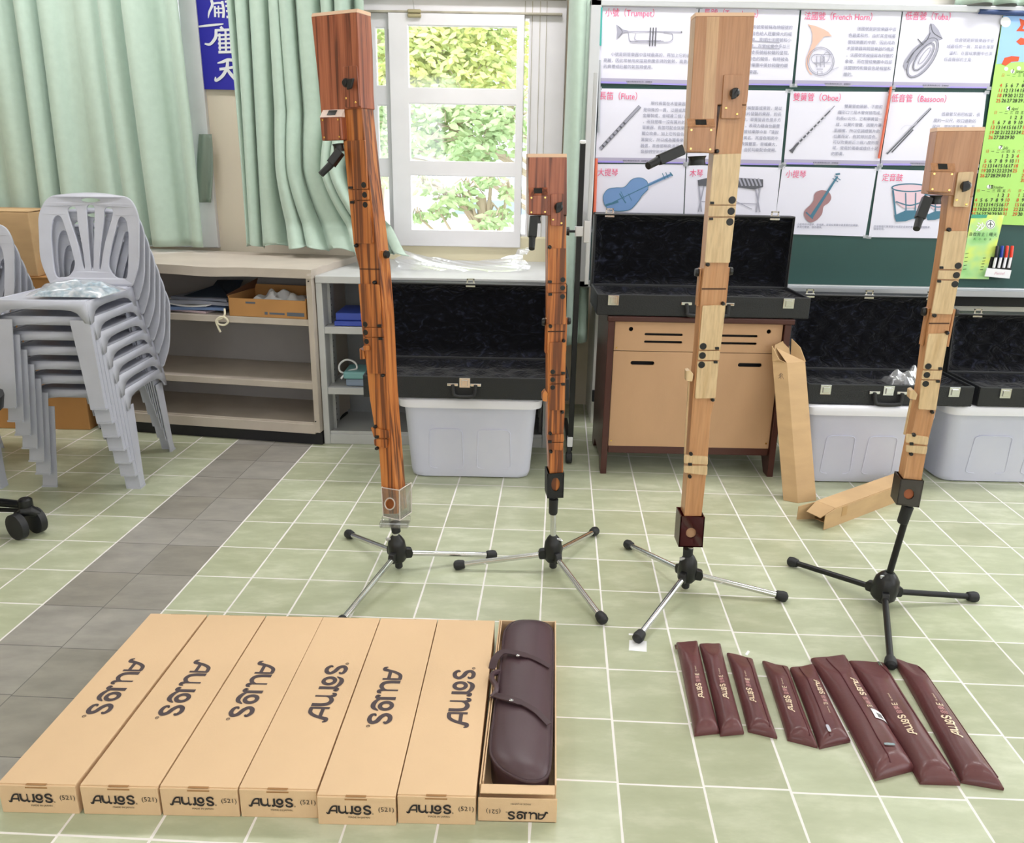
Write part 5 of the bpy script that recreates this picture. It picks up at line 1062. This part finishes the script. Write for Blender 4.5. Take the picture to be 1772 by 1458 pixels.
# bag with printed cloth on the top chair
def blob(cx, cy, z, rx, ry, rz, seed, nu=22, nv=22, lumps=5):
    r = random.Random(seed); ks = [(r.uniform(1, lumps), r.uniform(1, lumps), r.uniform(0, 6)) for _ in range(6)]
    def fn(u, v):
        x, y = 2 * u - 1, 2 * v - 1; e = max(0, 1 - abs(x) ** 3) * max(0, 1 - abs(y) ** 3)
        h = e ** .5 * (.6 + .13 * sum(math.sin(a * 3 * x + c) * math.sin(b * 3 * y + c) for a, b, c in ks)); return Vector((cx + x * rx, cy + y * ry, z + max(.001, rz * h)))
    return MB().grid(fn, nu, nv)
t = thing('plastic_bag', 'clear plastic bag of blue and white printed cloth on the top chair', 'bag', (-1.80, 3.27, .84))
obj('cloth', blob(-1.81, 3.27, .838, .135, .09, .050, 4, 40, 30, 4), bluebag, t, True, ang=180)
obj('bag', blob(-1.81, 3.27, .840, .155, .105, .058, 5, 40, 30, 3), film, t, True, ang=180)
# ---------------------------------------------------------------- boxes behind the chairs
t = thing('carton', 'large brown carton standing on the floor behind the chair stacks', 'box', (-2.6, 4.15, 0))
obj('body', MB().box((-2.98, 3.99, 0), (-2.25, 4.30, .80), .004), boxcard, t); obj('tape', MB().box((-2.98, 3.988, .795), (-2.25, 3.991, .80)).box((-2.65, 3.987, .55), (-2.59, 3.99, .80)), mat('brown_tape', 'B98A58', .4), t)
t = thing('carton', 'pale brown carton on top of the larger one, left of the chairs', 'box', (-2.7, 4.15, .8))
obj('body', MB().box((-3.0, 4.0, .801), (-2.40, 4.30, 1.112), .004), kraft2, t)
obj('flap', MB().prism([(-3.0, 4.0, 1.113), (-2.40, 4.0, 1.113), (-2.40, 4.13, 1.119), (-3.0, 4.13, 1.119)], (0, 0, .004)).prism([(-3.0, 4.3, 1.113), (-2.40, 4.3, 1.113), (-2.40, 4.14, 1.121), (-3.0, 4.14, 1.121)], (0, 0, .004)), kraft2, t)
# ---------------------------------------------------------------- long beige cabinet, turned slightly to the wall
ca = Vector((-.985, 3.81, 0)); cu = Vector((-.9895, .1445, 0)).normalized(); cv = Vector((cu.y, -cu.x, 0)) ; cv = cv if cv.y > 0 else -cv
CM = Matrix(((cu.x, cv.x, 0, ca.x), (cu.y, cv.y, 0, ca.y), (0, 0, 1, 0), (0, 0, 0, 1))); LEN = 1.24; DEP = .42
t = thing('cabinet', 'long low beige steel cabinet with open shelves and a dented top, under the curtains', 'cabinet', ca + cu * .6)
def cb(lo, hi, b=.002): return MB().box(lo, hi, b, CM)
mb = MB()
mb.grid(lambda u, v: CM @ Vector((u * (LEN + .01) - .005, -.008 + v * .64, .885 - (.006 * math.exp(-((u - .42) / .10) ** 2) * math.exp(-(v / .08) ** 2)))), 40, 12)
mb.grid(lambda u, v: CM @ Vector((u * (LEN + .01) - .005, -.008,   .885 - v * .042 - (.006 * math.exp(-((u - .42) / .10) ** 2)) + (.003 * v * math.exp(-((u - .5) / .2) ** 2) * -1))), 40, 4)
mb.grid(lambda u, v: CM @ Vector((-.005, -.008 + u * .64, .885 - v * .042)), 4, 2)
obj('top', mb, cabm, t, True, ang=30)
for lo, hi in [((0, 0, .07), (.028, DEP + .2, .845)), ((LEN - .028, 0, .07), (LEN, DEP, .845))]: obj('side_panel', cb(lo, hi), cabm, t)
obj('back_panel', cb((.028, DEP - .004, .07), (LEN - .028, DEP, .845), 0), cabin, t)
obj('bottom', cb((.026, 0, .062), (LEN - .026, DEP - .004, .112)).box((.028, .006, .112), (LEN - .028, .010, .122), .001, CM), cabm, t)
for z in (.610, .292): s_ = obj('shelf', cb((.028, .012, z), (LEN - .028, DEP - .006, z + .032)), cabm, t)
obj('plinth', cb((.0, .02, 0), (LEN, DEP - .02, .064), 0), plinth, t)
sc = MB()
for u, z in ((.012, .875), (.014, .83), (.02, .13), (1.22, .2), (1.22, .26)): sc.v, sc.f = sc.v, sc.f; sc.tube([CM @ Vector((u, -.004, z)), CM @ Vector((u, .002, z))], .0035, 8)
obj('screws', sc, black, t)
# paper pile, folder and open carton on the cabinet shelf
zs = .643
for i, (u0, u1, v0, v1, h, ang, mt, lb) in enumerate([(.57, .93, .05, .33, .010, 3, mat('pink_edge_paper', 'C9B4BC', .6), 'lowest magazine of the paper pile on the cabinet shelf'), (.50, .90, .04, .32, .014, -5, mat('blue_magazine', '7088B4', .5), 'blue magazine in the paper pile on the cabinet shelf'), (.55, .86, .05, .30, .006, 8, paper2, 'white curling sheet in the paper pile on the cabinet shelf'), (.47, .80, .07, .32, .018, -3, mat('grey_folder', '9496A4', .5), 'grey folder in the paper pile on the cabinet shelf'), (.46, .78, .08, .34, .012, 6, mat('slate_folder', '787C8C', .5), 'slate grey folder near the top of the paper pile')]):
    rm = CM @ Matrix.Translation(((u0 + u1) / 2, (v0 + v1) / 2, zs)) @ Matrix.Rotation(math.radians(ang), 4, 'Z'); a_, b_ = (u1 - u0) / 2, (v1 - v0) / 2
    mb = MB().grid(lambda u, v, h=h: rm @ Vector(((2 * u - 1) * a_, (2 * v - 1) * b_, (.012 if i == 2 else .004) * math.sin(3 * u + i) ** 2)), 8, 4)
    n = len(mb.v); top = [p + Z * h for p in mb.v]; nu_ = 9; rim = list(range(9)) + [9 * k + 8 for k in range(1, 5)] + [36 + k for k in range(7, -1, -1)] + [9 * k for k in range(3, 0, -1)]
    fs = list(mb.f); mb.add(top, fs); mb.f += [(rim[j], rim[(j + 1) % len(rim)], n + rim[(j + 1) % len(rim)], n + rim[j]) for j in range(len(rim))]
    tag(obj('magazine' if i < 3 else 'folder', mb, mt), lb, 'paper', 'papers piled on the cabinet shelf'); zs += h + .002
mb = MB().prism([CM @ Vector(p) for p in [(.44, .06, .70), (.76, .10, .70), (.62, .26, .755), (.47, .30, .715)]], (0, 0, .004)).prism([CM @ Vector(p) for p in [(.46, .10, .70), (.50, .30, .775), (.66, .33, .765), (.62, .10, .705)]], (0, 0, .004))
tag(obj('folder', mb, mat('navy_folder', '1E2A3C', .5)), 'navy folder lying open on top of the paper pile', 'paper', 'papers piled on the cabinet shelf')
t = thing('carton', 'torn open brown carton of white tissue on the cabinet shelf', 'box', CM @ Vector((.22, .2, .643)))
u0, u1, v0, v1, z0, z1 = .040, .44, .015, .30, .643, .742
mb = MB()
for lo, hi in [((u0, v0, z0), (u1, v1, z0 + .003)), ((u0, v0, z0), (u1, v0 + .004, z1 - .010)), ((u1 - .004, v0, z0), (u1, v1, z1)), ((u0, v0, z0), (u0 + .004, v1, z1)), ((u0, v1 - .004, z0), (u1, v1, z1 + .020))]: q = cb(lo, hi, .001); mb.add(q.v, q.f)
obj('body', mb, boxcard, t)
obj('side_flap', MB().prism([CM @ Vector(p) for p in [(u1, v0, z1 - .01), (u1 + .02, v0 + .02, z1 + .0), (u1 - .02, v1, z1 + .05), (u1 - .004, v1, z1)]], (.002, .002, 0)), mat('dark_card_inside', '6A4630', .8), t)
obj('print', MB().box((u0 + .012, v0 - .0012, z0 + .012), (u0 + .10, v0 - .0004, z0 + .030), 0, CM).box((u0 + .112, v0 - .0012, z0 + .016), (u0 + .19, v0 - .0004, z0 + .026), 0, CM).box((u0 + .20, v0 - .0012, z0 + .014), (u0 + .215, v0 - .0004, z0 + .028), 0, CM).box((u1 - .14, v0 - .0012, z1 - .034), (u1 - .09, v0 - .0004, z1 - .025), 0, CM), mat('faded_blue_print', '5E6470', .7), t)
tis = MB(); c_ = CM @ Vector((.19, .13, .70)); 
rr = random.Random(3)
for k in range(9):
    b0 = CM @ Vector((rr.uniform(.08, .34), rr.uniform(.06, .24), .68)); pts = [b0 + Vector((rr.uniform(-.04, .04), rr.uniform(-.03, .03), rr.uniform(.0, .085))) for _ in range(3)]
    tis.prism([b0] + pts, (.001, .001, .001))
c_ = CM @ Vector((.24, .175, .70)); tis2 = blob(c_.x, c_.y, .690, .15, .085, .065, 9, 30, 24, 4); obj('tissue', tis2, paper2, t, True, ang=25)
t = thing('string', 'loose coil of cream string hanging over the cabinet shelf edge', 'string', CM @ Vector((.46, -.01, .60)))
q = [CM @ Vector(p) for p in catmull([(.455, .0, .68), (.45, -.012, .655), (.465, -.014, .635), (.49, -.014, .625), (.485, -.014, .605), (.455, -.014, .602), (.435, -.014, .62), (.45, -.014, .64), (.475, -.015, .640), (.497, -.015, .62), (.49, -.014, .59), (.48, -.014, .565)], 5)]
obj('cord', MB().tube(q, .005, 8), mat('cream_string', 'E4DCC4', .8), t, True)
# ---------------------------------------------------------------- pale grey shelf unit
t = thing('shelf_unit', 'pale grey steel shelf unit under the window, behind the tallest recorder', 'shelf', (-.4, 4.0, 0))
sx0_, sx1_, sy0, sy1 = -.975, .165, 3.845, 4.25
obj('top', MB().box((sx0_, sy0 - .008, .818), (sx1_, 4.60, .853), .003), shm, t)
obj('side_panel', MB().box((sx0_, sy0, 0), (sx0_ + .03, sy1, .818), .002), shm, t); obj('side_panel', MB().box((sx1_ - .03, sy0, 0), (sx1_, sy1, .818), .002), shm, t)
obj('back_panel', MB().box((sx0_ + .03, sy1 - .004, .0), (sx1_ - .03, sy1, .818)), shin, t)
obj('base', MB().box((sx0_ + .03, sy0 + .004, .0), (sx1_ - .03, sy1 - .004, .052), .002).box((sx0_ + .03, sy0 + .012, .052), (sx1_ - .03, sy0 + .016, .068), .001), shm, t)
for z in (.570, .262): obj('shelf', MB().box((sx0_ + .03, sy0 + .006, z), (sx1_ - .03, sy1 - .006, z + .034), .002), shm, t)
for x in (sx0_ + .03, sx1_ - .045):
    for y in (sy0 + .10, sy1 - .05):
        po = obj('slotted_post', MB().box((x, y, .05), (x + .014, y + .03, .818), .001), shm, t)
        sl = MB()
        for k in range(24): sl.box((x + (.014 if x < 0 else -.0006), y + .010, .09 + k * .03), (x + (.0146 if x < 0 else 0), y + .020, .098 + k * .03))
        obj('slots', sl, black, po)
o = obj('binder', MB().box((-.90, 3.87, .606), (-.60, 4.12, .630), .003).box((-.895, 3.885, .631), (-.60, 4.12, .668), .004), mat('blue_plastic', '3A52B8', .4)); tag(o, 'blue plastic folders stacked on the upper shelf of the grey unit', 'folder')
t = thing('electronic_box', 'teal and white boxes with a coiled white cable on the lower shelf', 'box', (-.8, 3.95, .296))
obj('lower_box', MB().box((-.86, 3.88, .297), (-.66, 4.05, .335), .008), mat('blue_grey_plastic', '8C9CB4', .4), t); obj('upper_box', MB().box((-.87, 3.87, .336), (-.69, 4.04, .375), .010), mat('teal_case_plastic', '7FB4B8', .4), t)
obj('cable', MB().tube([Vector(p) for p in catmull([(-.86, 3.9, .36), (-.885, 3.88, .375), (-.89, 3.9, .405), (-.86, 3.92, .425), (-.82, 3.93, .41), (-.81, 3.92, .38), (-.85, 3.90, .37), (-.88, 3.87, .34)], 5)], .005, 8), whitem, t, True)
rr = random.Random(11); kz = [(rr.uniform(4, 22), rr.uniform(4, 16), rr.uniform(0, 6), rr.uniform(.3, 1)) for _ in range(10)]
def filmf(u, v):
    x = -.64 + .68 * u; y = 4.10 + .36 * v - .05 * math.sin(3 * u); s = sum(w * math.sin(a * u + b * v + c) for a, b, c, w in kz) / 5
    return Vector((x + .02 * math.sin(9 * v), y, .858 + abs(s) * .022 + .05 * v * (1.2 - math.sin(math.pi * u)) * .9 + .03 * (1 if u > .9 else 0) * v))
o = obj('plastic_film', MB().grid(filmf, 60, 24), film, None, True, ang=20); tag(o, 'crumpled sheet of clear plastic film lying on the grey shelf unit', 'film')
# ---------------------------------------------------------------- open instrument cases
def ocase(label, x0, x1, yf, yb, z0, h, lidz, lidy, lean=.02, handle=None, latches=(), skew=0.0, blocks=()):
    t = thing('instrument_case', label, 'case', ((x0 + x1) / 2, (yf + yb) / 2, z0), 'open black plush-lined cases along the wall'); w = .012
    mb = MB().box((x0, yf, z0), (x1, yf + w, z0 + h), .004).box((x0, yb - w, z0), (x1, yb, z0 + h), .004).box((x0, yf + w, z0), (x0 + w, yb - w, z0 + h), .004).box((x1 - w, yf + w, z0), (x1, yb - w, z0 + h), .004).box((x0 + .002, yf + .002, z0), (x1 - .002, yb - .002, z0 + .01))
    obj('base_shell', mb, casem, t)
    def pl(u, v):
        x, y = 2 * u - 1, 2 * v - 1; e = min(1, (1 - abs(x)) * 9) * min(1, (1 - abs(y)) * 5); d = .012 + .030 * e + .008 * math.sin(x * 14) * e * math.cos(y * 7)
        return Vector((x0 + w + (x1 - x0 - 2 * w) * u, yf + w + (yb - yf - 2 * w) * v, z0 + h - d))
    obj('plush_lining', MB().grid(pl, 50, 20), plush, t, True, ang=180)
    for (bx_, by_, bw_, bd_) in blocks: obj('padded_block', MB().box((bx_, by_, z0 + h - .06), (bx_ + bw_, by_ + bd_, z0 + h - .006), .012), plush, t)
    # lid standing open at the back
    d = .075; y0 = yb - .01; L_ = MB(); tl = lambda x, y, z: Vector((x, y + lean * (z - z0 - h) / max(.1, lidz - z0 - h) + (lidy - yb) * 0, z)); zz = z0 + h - .02
    for lo, hi in [((x0, y0 + d - w, zz), (x1, y0 + d, lidz)), ((x0, y0, lidz - w), (x1, y0 + d, lidz)), ((x0, y0, zz), (x0 + w, y0 + d, lidz)), ((x1 - w, y0, zz), (x1, y0 + d, lidz)), ((x0, y0, zz), (x1, y0 + d, zz + w))]:
        q = MB().box(lo, hi, .003); L_.add([tl(*p) for p in q.v], q.f)
    ld = obj('lid', L_, casem, t)
    def ll(u, v):
        x, y = 2 * u - 1, 2 * v - 1; e = min(1, (1 - abs(x)) * 12) * min(1, (1 - abs(y)) * 6); return tl(x0 + w + (x1 - x0 - 2 * w) * u, y0 + .012 + .028 * e + .005 * math.sin(x * 23 + y * 3) * math.sin(y * 9) * e, zz + w + (lidz - zz - 2 * w) * v)
    obj('lid_lining', MB().grid(ll, 60, 30), plush, ld, True, ang=180)
    obj('lid_rim', MB().tube([tl(x0 + .004, y0 - .002, zz), tl(x0 + .004, y0 - .002, lidz - .005), tl(x1 - .004, y0 - .002, lidz - .005), tl(x1 - .004, y0 - .002, zz)], .005, 8, True), black, ld)
    for x in latches:
        q = obj('latch', MB().box((x - .024, yf - .004, z0 + h - .048), (x + .024, yf, z0 + h - .004), .002).box((x - .014, yf - .009, z0 + h - .040), (x + .014, yf - .003, z0 + h - .012), .002), chrome, t)
        lx = tl(x, y0, lidz); obj('hasp', MB().box((x - .018, lx.y + .0, lidz - .002), (x - .012, lx.y + .006, lidz + .020)).box((x + .012, lx.y, lidz - .002), (x + .018, lx.y + .006, lidz + .020)).box((x - .018, lx.y, lidz + .016), (x + .018, lx.y + .006, lidz + .022)).box((x - .022, lx.y - .003, lidz - .018), (x + .022, lx.y + .001, lidz + .002), .001), chrome, ld)
    if handle:
        a, b = handle; hz = z0 + h - .035; hd = obj('handle', MB().tube([Vector(p) for p in catmull([(a, yf - .008, hz), (a + .004, yf - .016, hz - .034), (a + .018, yf - .020, hz - .048), (b - .018, yf - .020, hz - .048), (b - .004, yf - .016, hz - .034), (b, yf - .008, hz)], 5)], .0085, 10), blackm, t, True)
        for x, s in ((a, -1), (b, 1)): obj('handle_mount', MB().box((x - .024, yf - .008, hz - .006), (x + .024, yf, hz + .008), .003).tube([(x, yf - .004, hz - .008), (x, yf - .012, hz - .008)], .007, 10), chrome, hd)
    return t
ocase('open black case on the clear bin between the two striped recorders, single centre latch', -.667, .229, 3.35, 3.74, .398, .098, .842, 3.78, .03, (W(783, 655, 3.34).x, W(823, 655, 3.34).x), (W(804, 655, 3.34).x,))
ocase('open black case lying on the wooden desk, under the cello poster', .345, 1.275, 3.49, 3.83, .752, .092, 1.168, 3.85, .0, (W(1189, 520, 3.48).x, W(1262, 522, 3.48).x), (W(1062, 517, 3.48).x, W(1366, 523, 3.48).x), blocks=((.98, 3.55, .12, .05),))
ocase('open black case on the bin right of the desk, clear plastic inside', 1.285, 2.02, 3.42, 3.74, .386, .092, .822, 3.78, .03, (W(1515, 675, 3.41).x, W(1563, 676, 3.41).x), (W(1430, 675, 3.41).x, W(1540, 672, 3.41).x, W(1654, 675, 3.41).x))
ocase('open black case cut off by the right edge, behind the right recorder', 2.05, 2.86, 3.43, 3.74, .386, .088, .745, 3.80, .03, None, (W(1743, 677, 3.42).x,))
o = obj('plastic_bag', blob(1.80, 3.56, .450, .11, .06, .075, 8, 30, 22, 3.6), film, None, True, ang=40); tag(o, 'crumpled clear plastic bag inside the open case right of the desk', 'bag')
# ---------------------------------------------------------------- milky storage bins
def bin_(label, x0, x1, yf, yb, ztop, clip=None):
    t = thing('storage_bin', label, 'bin', ((x0 + x1) / 2, (yf + yb) / 2, 0), 'milky storage bins under the cases'); r = .055
    def loop(z, e, rr): return [Vector((a, b, z)) for a, b in rpoly([(x0 + e, yf + e), (x1 - e, yf + e), (x1 - e, yb - e), (x0 + e, yb - e)], rr, 6)]
    lv = [(.0, .045, .05), (.006, .032, .06), (.03, .026, .06), (ztop - .06, .004, .06), (ztop - .055, .0, .06), (ztop - .02, .0, .06)]
    vs = []; fs = []
    for z, e, rr_ in lv: vs += loop(z, e, rr_)
    n = len(vs) // len(lv)
    for j in range(len(lv) - 1):
        for i in range(n): fs.append((j * n + i, j * n + (i + 1) % n, j * n + n + (i + 1) % n, j * n + n + i))
    fs.append(tuple(range(n))[::-1]); obj('tub', MB().add(vs, fs), binm, t, True, ang=50)
    lv = [(ztop - .045, -.020, .07), (ztop - .010, -.024, .07), (ztop - .002, -.018, .07), (ztop, -.008, .065), (ztop - .003, .02, .05)]; vs = []; fs = []
    for z, e, rr_ in lv: vs += loop(z, e, rr_)
    for j in range(len(lv) - 1):
        for i in range(n): fs.append((j * n + i, j * n + (i + 1) % n, j * n + n + (i + 1) % n, j * n + n + i))
    fs.append(tuple(range((len(lv) - 1) * n, len(lv) * n))); obj('lid', MB().add(vs, fs), lidm, t, True, ang=50)
    w = x1 - x0; rb = MB()
    for c in (.32, .68):
        q = rpoly([(c - .13, .06), (c - .12, .72), (c + .12, .72), (c + .13, .06)], .06, 5); q = [(a, b) for a, b in catmull(q, 1)]
        rb.tube([Vector((x0 + w * a, yf + .027 - .024 * b - .0012, .03 + (ztop - .10) * b)) for a, b in q], .0022, 6)
    obj('moulded_rib', rb, binm, t, True)
    if clip: 
        for c in clip: obj('clip', MB().box((c - .03, yf - .034, ztop - .05), (c + .03, yf - .018, ztop - .008), .006), lidm, t)
    return t
bin_('milky storage bin between the two striped recorders', -.505, .095, 3.39, 3.78, .392)
bin_('milky storage bin right of the desk, behind the standing cardboard tube', 1.30, 1.83, 3.42, 3.80, .384, (1.82,))
bin_('milky storage bin cut off by the right edge of the picture', 1.955, 2.66, 3.46, 3.82, .384)
# ---------------------------------------------------------------- wooden desk seen from behind
t = thing('desk', 'mahogany-edged desk with a pale plywood back, under the open case', 'desk', (.8, 3.7, 0))
obj('top', MB().box((.395, 3.495, .722), (1.222, 3.98, .748), .006), desk, t)
for x0, x1, s in ((.405, .433, -1), (1.178, 1.206, 1)):
    obj('side_panel', MB().prism([(x0 + .004 * s, 3.505, 0), (x0 + .004 * s, 3.505, .72), (x0 + .004 * s, 3.96, .72), (x0 + .004 * s, 3.96, 0), (x0 + .004 * s, 3.90, 0), (x0 + .004 * s, 3.84, .06), (x0 + .004 * s, 3.62, .06), (x0 + .004 * s, 3.57, 0)], (x1 - x0, 0, 0), .002), desk, t)
hol = []
def slot2(cx, cz, hw, hh, n=6): return [(cx + hw * c_ + hh * math.cos(a), cz + hh * math.sin(a)) for c_, a0 in ((1, -math.pi / 2), (-1, math.pi / 2)) for a in [a0 + math.pi * k / n for k in range(n + 1)]]
up_h = [ell(.505, .686, .010, .010, 0, 16), ell(1.118, .686, .010, .010, 0, 16)] + [slot2(cx, cz, .080, .0055) for cx in (.652, .985) for cz in (.664, .630)]
lo_h = [slot2(.566, .532, .045, .009), slot2(1.05, .532, .045, .009)]
for nm, z0, z1, hs_ in (('upper_panel', .588, .720, up_h), ('lower_panel', .135, .585, lo_h)):
    v, f = fill([[(.433, z0), (1.178, z0), (1.178, z1), (.433, z1)]] + hs_, .004); obj(nm, MB().add([Vector((p.x, 3.525 + p.z, p.y)) for p in v], f), ply, t)
obj('inner_back', MB().box((.433, 3.56, .12), (1.178, 3.565, .72)), plinth, t); obj('lower_rail', MB().box((.433, 3.52, .10), (1.178, 3.56, .134), .002), desk, t)
sc = MB()
for x, z in ((.445, .60), (1.165, .60), (.445, .16), (1.165, .16), (.80, .16), (.80, .60)): sc.tube([(x, 3.5205, z), (x, 3.519, z)], .004, 8)
obj('screws', sc, brass, t)
# ---------------------------------------------------------------- the two plain cardboard tubes
t = thing('cardboard_tube', 'tall square cardboard sleeve standing open-topped beside the desk', 'box', W(1381, 870, Z=0))
B0, A0, C0 = W(1381, 870.6, Z=0), W(1361.6, 865, Z=0), W(1413, 857.5, Z=0)
a_, c_ = Vector((-.055, .030, 0)), Vector((.092, .035, 0)); tp = W(1361.8, 628, 3.42) - B0
obj('sleeve', MB().prism([B0, B0 + c_, B0 + c_ + a_, B0 + a_], tp, .0015), kraft2, t)
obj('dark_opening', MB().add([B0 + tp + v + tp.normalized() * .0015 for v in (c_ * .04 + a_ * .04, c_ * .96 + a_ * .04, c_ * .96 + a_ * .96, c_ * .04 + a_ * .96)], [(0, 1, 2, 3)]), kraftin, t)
T0 = B0 + tp; u_ = tp.normalized()
obj('flap', MB().prism([T0 + a_, T0 + a_ + c_, T0 + a_ * 1.1 + c_ * 1.04 + u_ * .095, T0 + a_ * 1.0 + c_ * .22 + u_ * .072], (.001, .003, 0)), kraft2, t)
obj('flap', MB().prism([T0 + a_, T0, T0 + u_ * .012 - c_ * .1 + a_ * .4, T0 + a_ * .9 + u_ * .070 - c_ * .04], (.003, .001, 0)), kraft2, t)
obj('flap', MB().prism([T0 + c_, T0 + c_ + a_, T0 + c_ * 1.06 + a_ * .9 + u_ * .095, T0 + c_ * 1.02 + a_ * .3 + u_ * .06], (.003, .001, 0)), kraft2, t)
obj('flap', MB().prism([T0, T0 + c_, T0 + c_ * .9 + a_ * .9 + u_ * .010, T0 + c_ * .25 + a_ * 1.0 + u_ * .06], (.001, .003, 0)), kraft2, t)
mb = MB(); pc = B0.lerp(B0 + a_, .5) + tp * .90; e1 = -a_.normalized(); nn = e1.cross(u_).normalized(); nn = nn if nn.y < 0 else -nn
for pts in ([(-.008, .0), (.004, .012), (.010, .004)], [(-.010, -.012), (.004, .002), (.012, -.012)], [(0, .012), (0, -.014)]):
    v, f = ribbon(pts, .0014, 4, len(pts) > 2); mb.add([pc + e1 * p[0] + u_ * p[1] + nn * .002 for p in v], f)
obj('pencil_mark', mb, ink, t)
t = thing('cardboard_tube', 'square cardboard sleeve lying on the tiles, open flaps towards the camera', 'box', W(1480, 890, Z=0))
P0, Q0 = W(1424, 917, Z=0), W(1552, 867.5, Z=0); ax = (Q0 - P0); L0 = ax.length; ax.normalize(); sd = Vector((-ax.y, ax.x, 0)); hh = .078; wd = .088
S0 = P0 + ax * .065
def quadp(pts, th=.003): 
    n_ = (pts[1] - pts[0]).cross(pts[2] - pts[0]).normalized(); return MB().prism(pts, n_ * th)
L1 = L0 + .06
mb = MB()
for pts in ([S0, S0 + ax * L1, S0 + ax * L1 + Z * hh, S0 + Z * hh], [S0 + sd * wd, S0 + ax * L1 + sd * wd, S0 + ax * L1 + sd * wd + Z * hh, S0 + sd * wd + Z * hh], [S0 + Z * hh, S0 + ax * L1 + Z * hh, S0 + ax * L1 + sd * wd + Z * hh, S0 + sd * wd + Z * hh], [S0 + Z * .001, S0 + ax * L1 + Z * .001, S0 + ax * L1 + sd * wd + Z * .001, S0 + sd * wd + Z * .001], [S0 + ax * L1, S0 + ax * L1 + sd * wd, S0 + ax * L1 + sd * wd + Z * hh, S0 + ax * L1 + Z * hh]):
    q = quadp(pts); mb.add(q.v, q.f)
obj('sleeve', mb, kraft2, t)
q = quadp([S0, S0 + Z * hh, P0 + Z * (hh * .85), P0 + Z * .002]); obj('flap', q, kraft2, t)
q = quadp([S0 + sd * wd, S0 + sd * wd + Z * hh, P0 - ax * .01 + sd * (wd + .03) + Z * (hh * .8), P0 - ax * .01 + sd * (wd + .03) + Z * .004]); obj('flap', q, kraft2, t)
q = quadp([S0 + Z * hh, S0 + sd * wd + Z * hh, P0 + ax * .0 + sd * (wd * .95) + Z * (hh * .62), P0 + ax * .0 + sd * (wd * .2) + Z * (hh * .58)]); obj('flap', q, kraft2, t)
m_ = S0 + ax * .045 - sd * .0036; obj('tape', MB().prism([m_ + Z * .035, m_ + ax * .035 + Z * .035, m_ + ax * .035 + Z * (hh - .002), m_ + Z * (hh - .002)], -sd * .0006), mat('brown_packing_tape', 'B48C58', .35), t)
# ---------------------------------------------------------------- rolling rack pole by the curtain
t = thing('rolling_stand', 'tall black square pole with white cap and clamp, on a small castor', 'stand', (.265, 3.645, 0))
obj('pole', MB().box((.253, 3.633, .10), (.277, 3.657, 1.468), .002), blackmetal, t); obj('cap', MB().box((.2515, 3.6315, 1.462), (.2785, 3.6585, 1.480), .006), whitem, t)
obj('collar', MB().box((.249, 3.629, .085), (.275, 3.657, .135), .003), whitem, t)
obj('castor', MB().tube([(.245, 3.64, .028), (.248, 3.64, .028), (.272, 3.64, .028), (.275, 3.64, .028)], [.022, .028, .028, .022], 20).box((.250, 3.625, .03), (.270, 3.66, .085), .004), rubber, t, True)
obj('foot_bar', MB().box((.253, 3.657, .055), (.277, 4.10, .085), .003), blackmetal, t)
cl_ = obj('clamp', MB().box((.246, 3.628, 1.075), (.284, 3.662, 1.12), .003).box((.284, 3.62, 1.05), (.312, 3.632, 1.145), .002), steel, t); obj('clamp_knob', MB().tube([(.253, 3.64, 1.097), (.222, 3.64, 1.097), (.220, 3.64, 1.097), (.208, 3.64, 1.097)], [.006, .006, .020, .018], 14), black, cl_, True)
obj('inner_rail', MB().box((.300, 3.66, .86), (.318, 3.672, 1.75), .002), alu, t)
# ---------------------------------------------------------------- black castor chair cut off by the left edge
t = thing('swivel_chair', 'black castor and base arm of a swivel chair cut off by the left edge', 'chair', (-1.95, 2.74, 0))
ar = MB().tube([Vector(p) for p in [(-2.12, 2.78, .135), (-1.98, 2.77, .125), (-1.865, 2.765, .118)]], [.020, .017, .015], 12).tube([Vector(p) for p in [(-2.12, 2.76, .11), (-1.98, 2.755, .10), (-1.87, 2.755, .098)]], [.010, .009, .008], 10)
obj('base_arm', ar, black, t, True); obj('swivel', MB().tube([(-1.845, 2.76, .085), (-1.845, 2.76, .10), (-1.845, 2.76, .14), (-1.845, 2.76, .146)], [.018, .026, .025, .018], 16), black, t, True)
for x, y, s in ((-1.862, 2.715, 0), (-1.826, 2.775, 1)):
    d = Vector((.42, .9, 0)).normalized() * .016; c = Vector((x, y, .050)); obj('wheel', MB().tube([c - d, c - d * .8, c + d * .8, c + d], [.036, .050, .050, .036], 24), rubber, t, True)
obj('wheel_hood', MB().tube([Vector(p) for p in [(-1.875, 2.74, .085), (-1.85, 2.745, .098), (-1.825, 2.755, .098), (-1.803, 2.765, .080)]], [.014, .022, .022, .014], 12), black, t, True)
obj('column', MB().tube([(-2.13, 2.77, .10), (-2.13, 2.77, .45)], .03, 16).tube([(-2.13, 2.77, .45), (-2.13, 2.77, .47), (-2.13, 2.77, .52)], [.06, .22, .23], 20), black, t, True)
obj('skirt', MB().box((-2.02, 2.62, .10), (-1.906, 2.66, .52), .006), blackm, t)
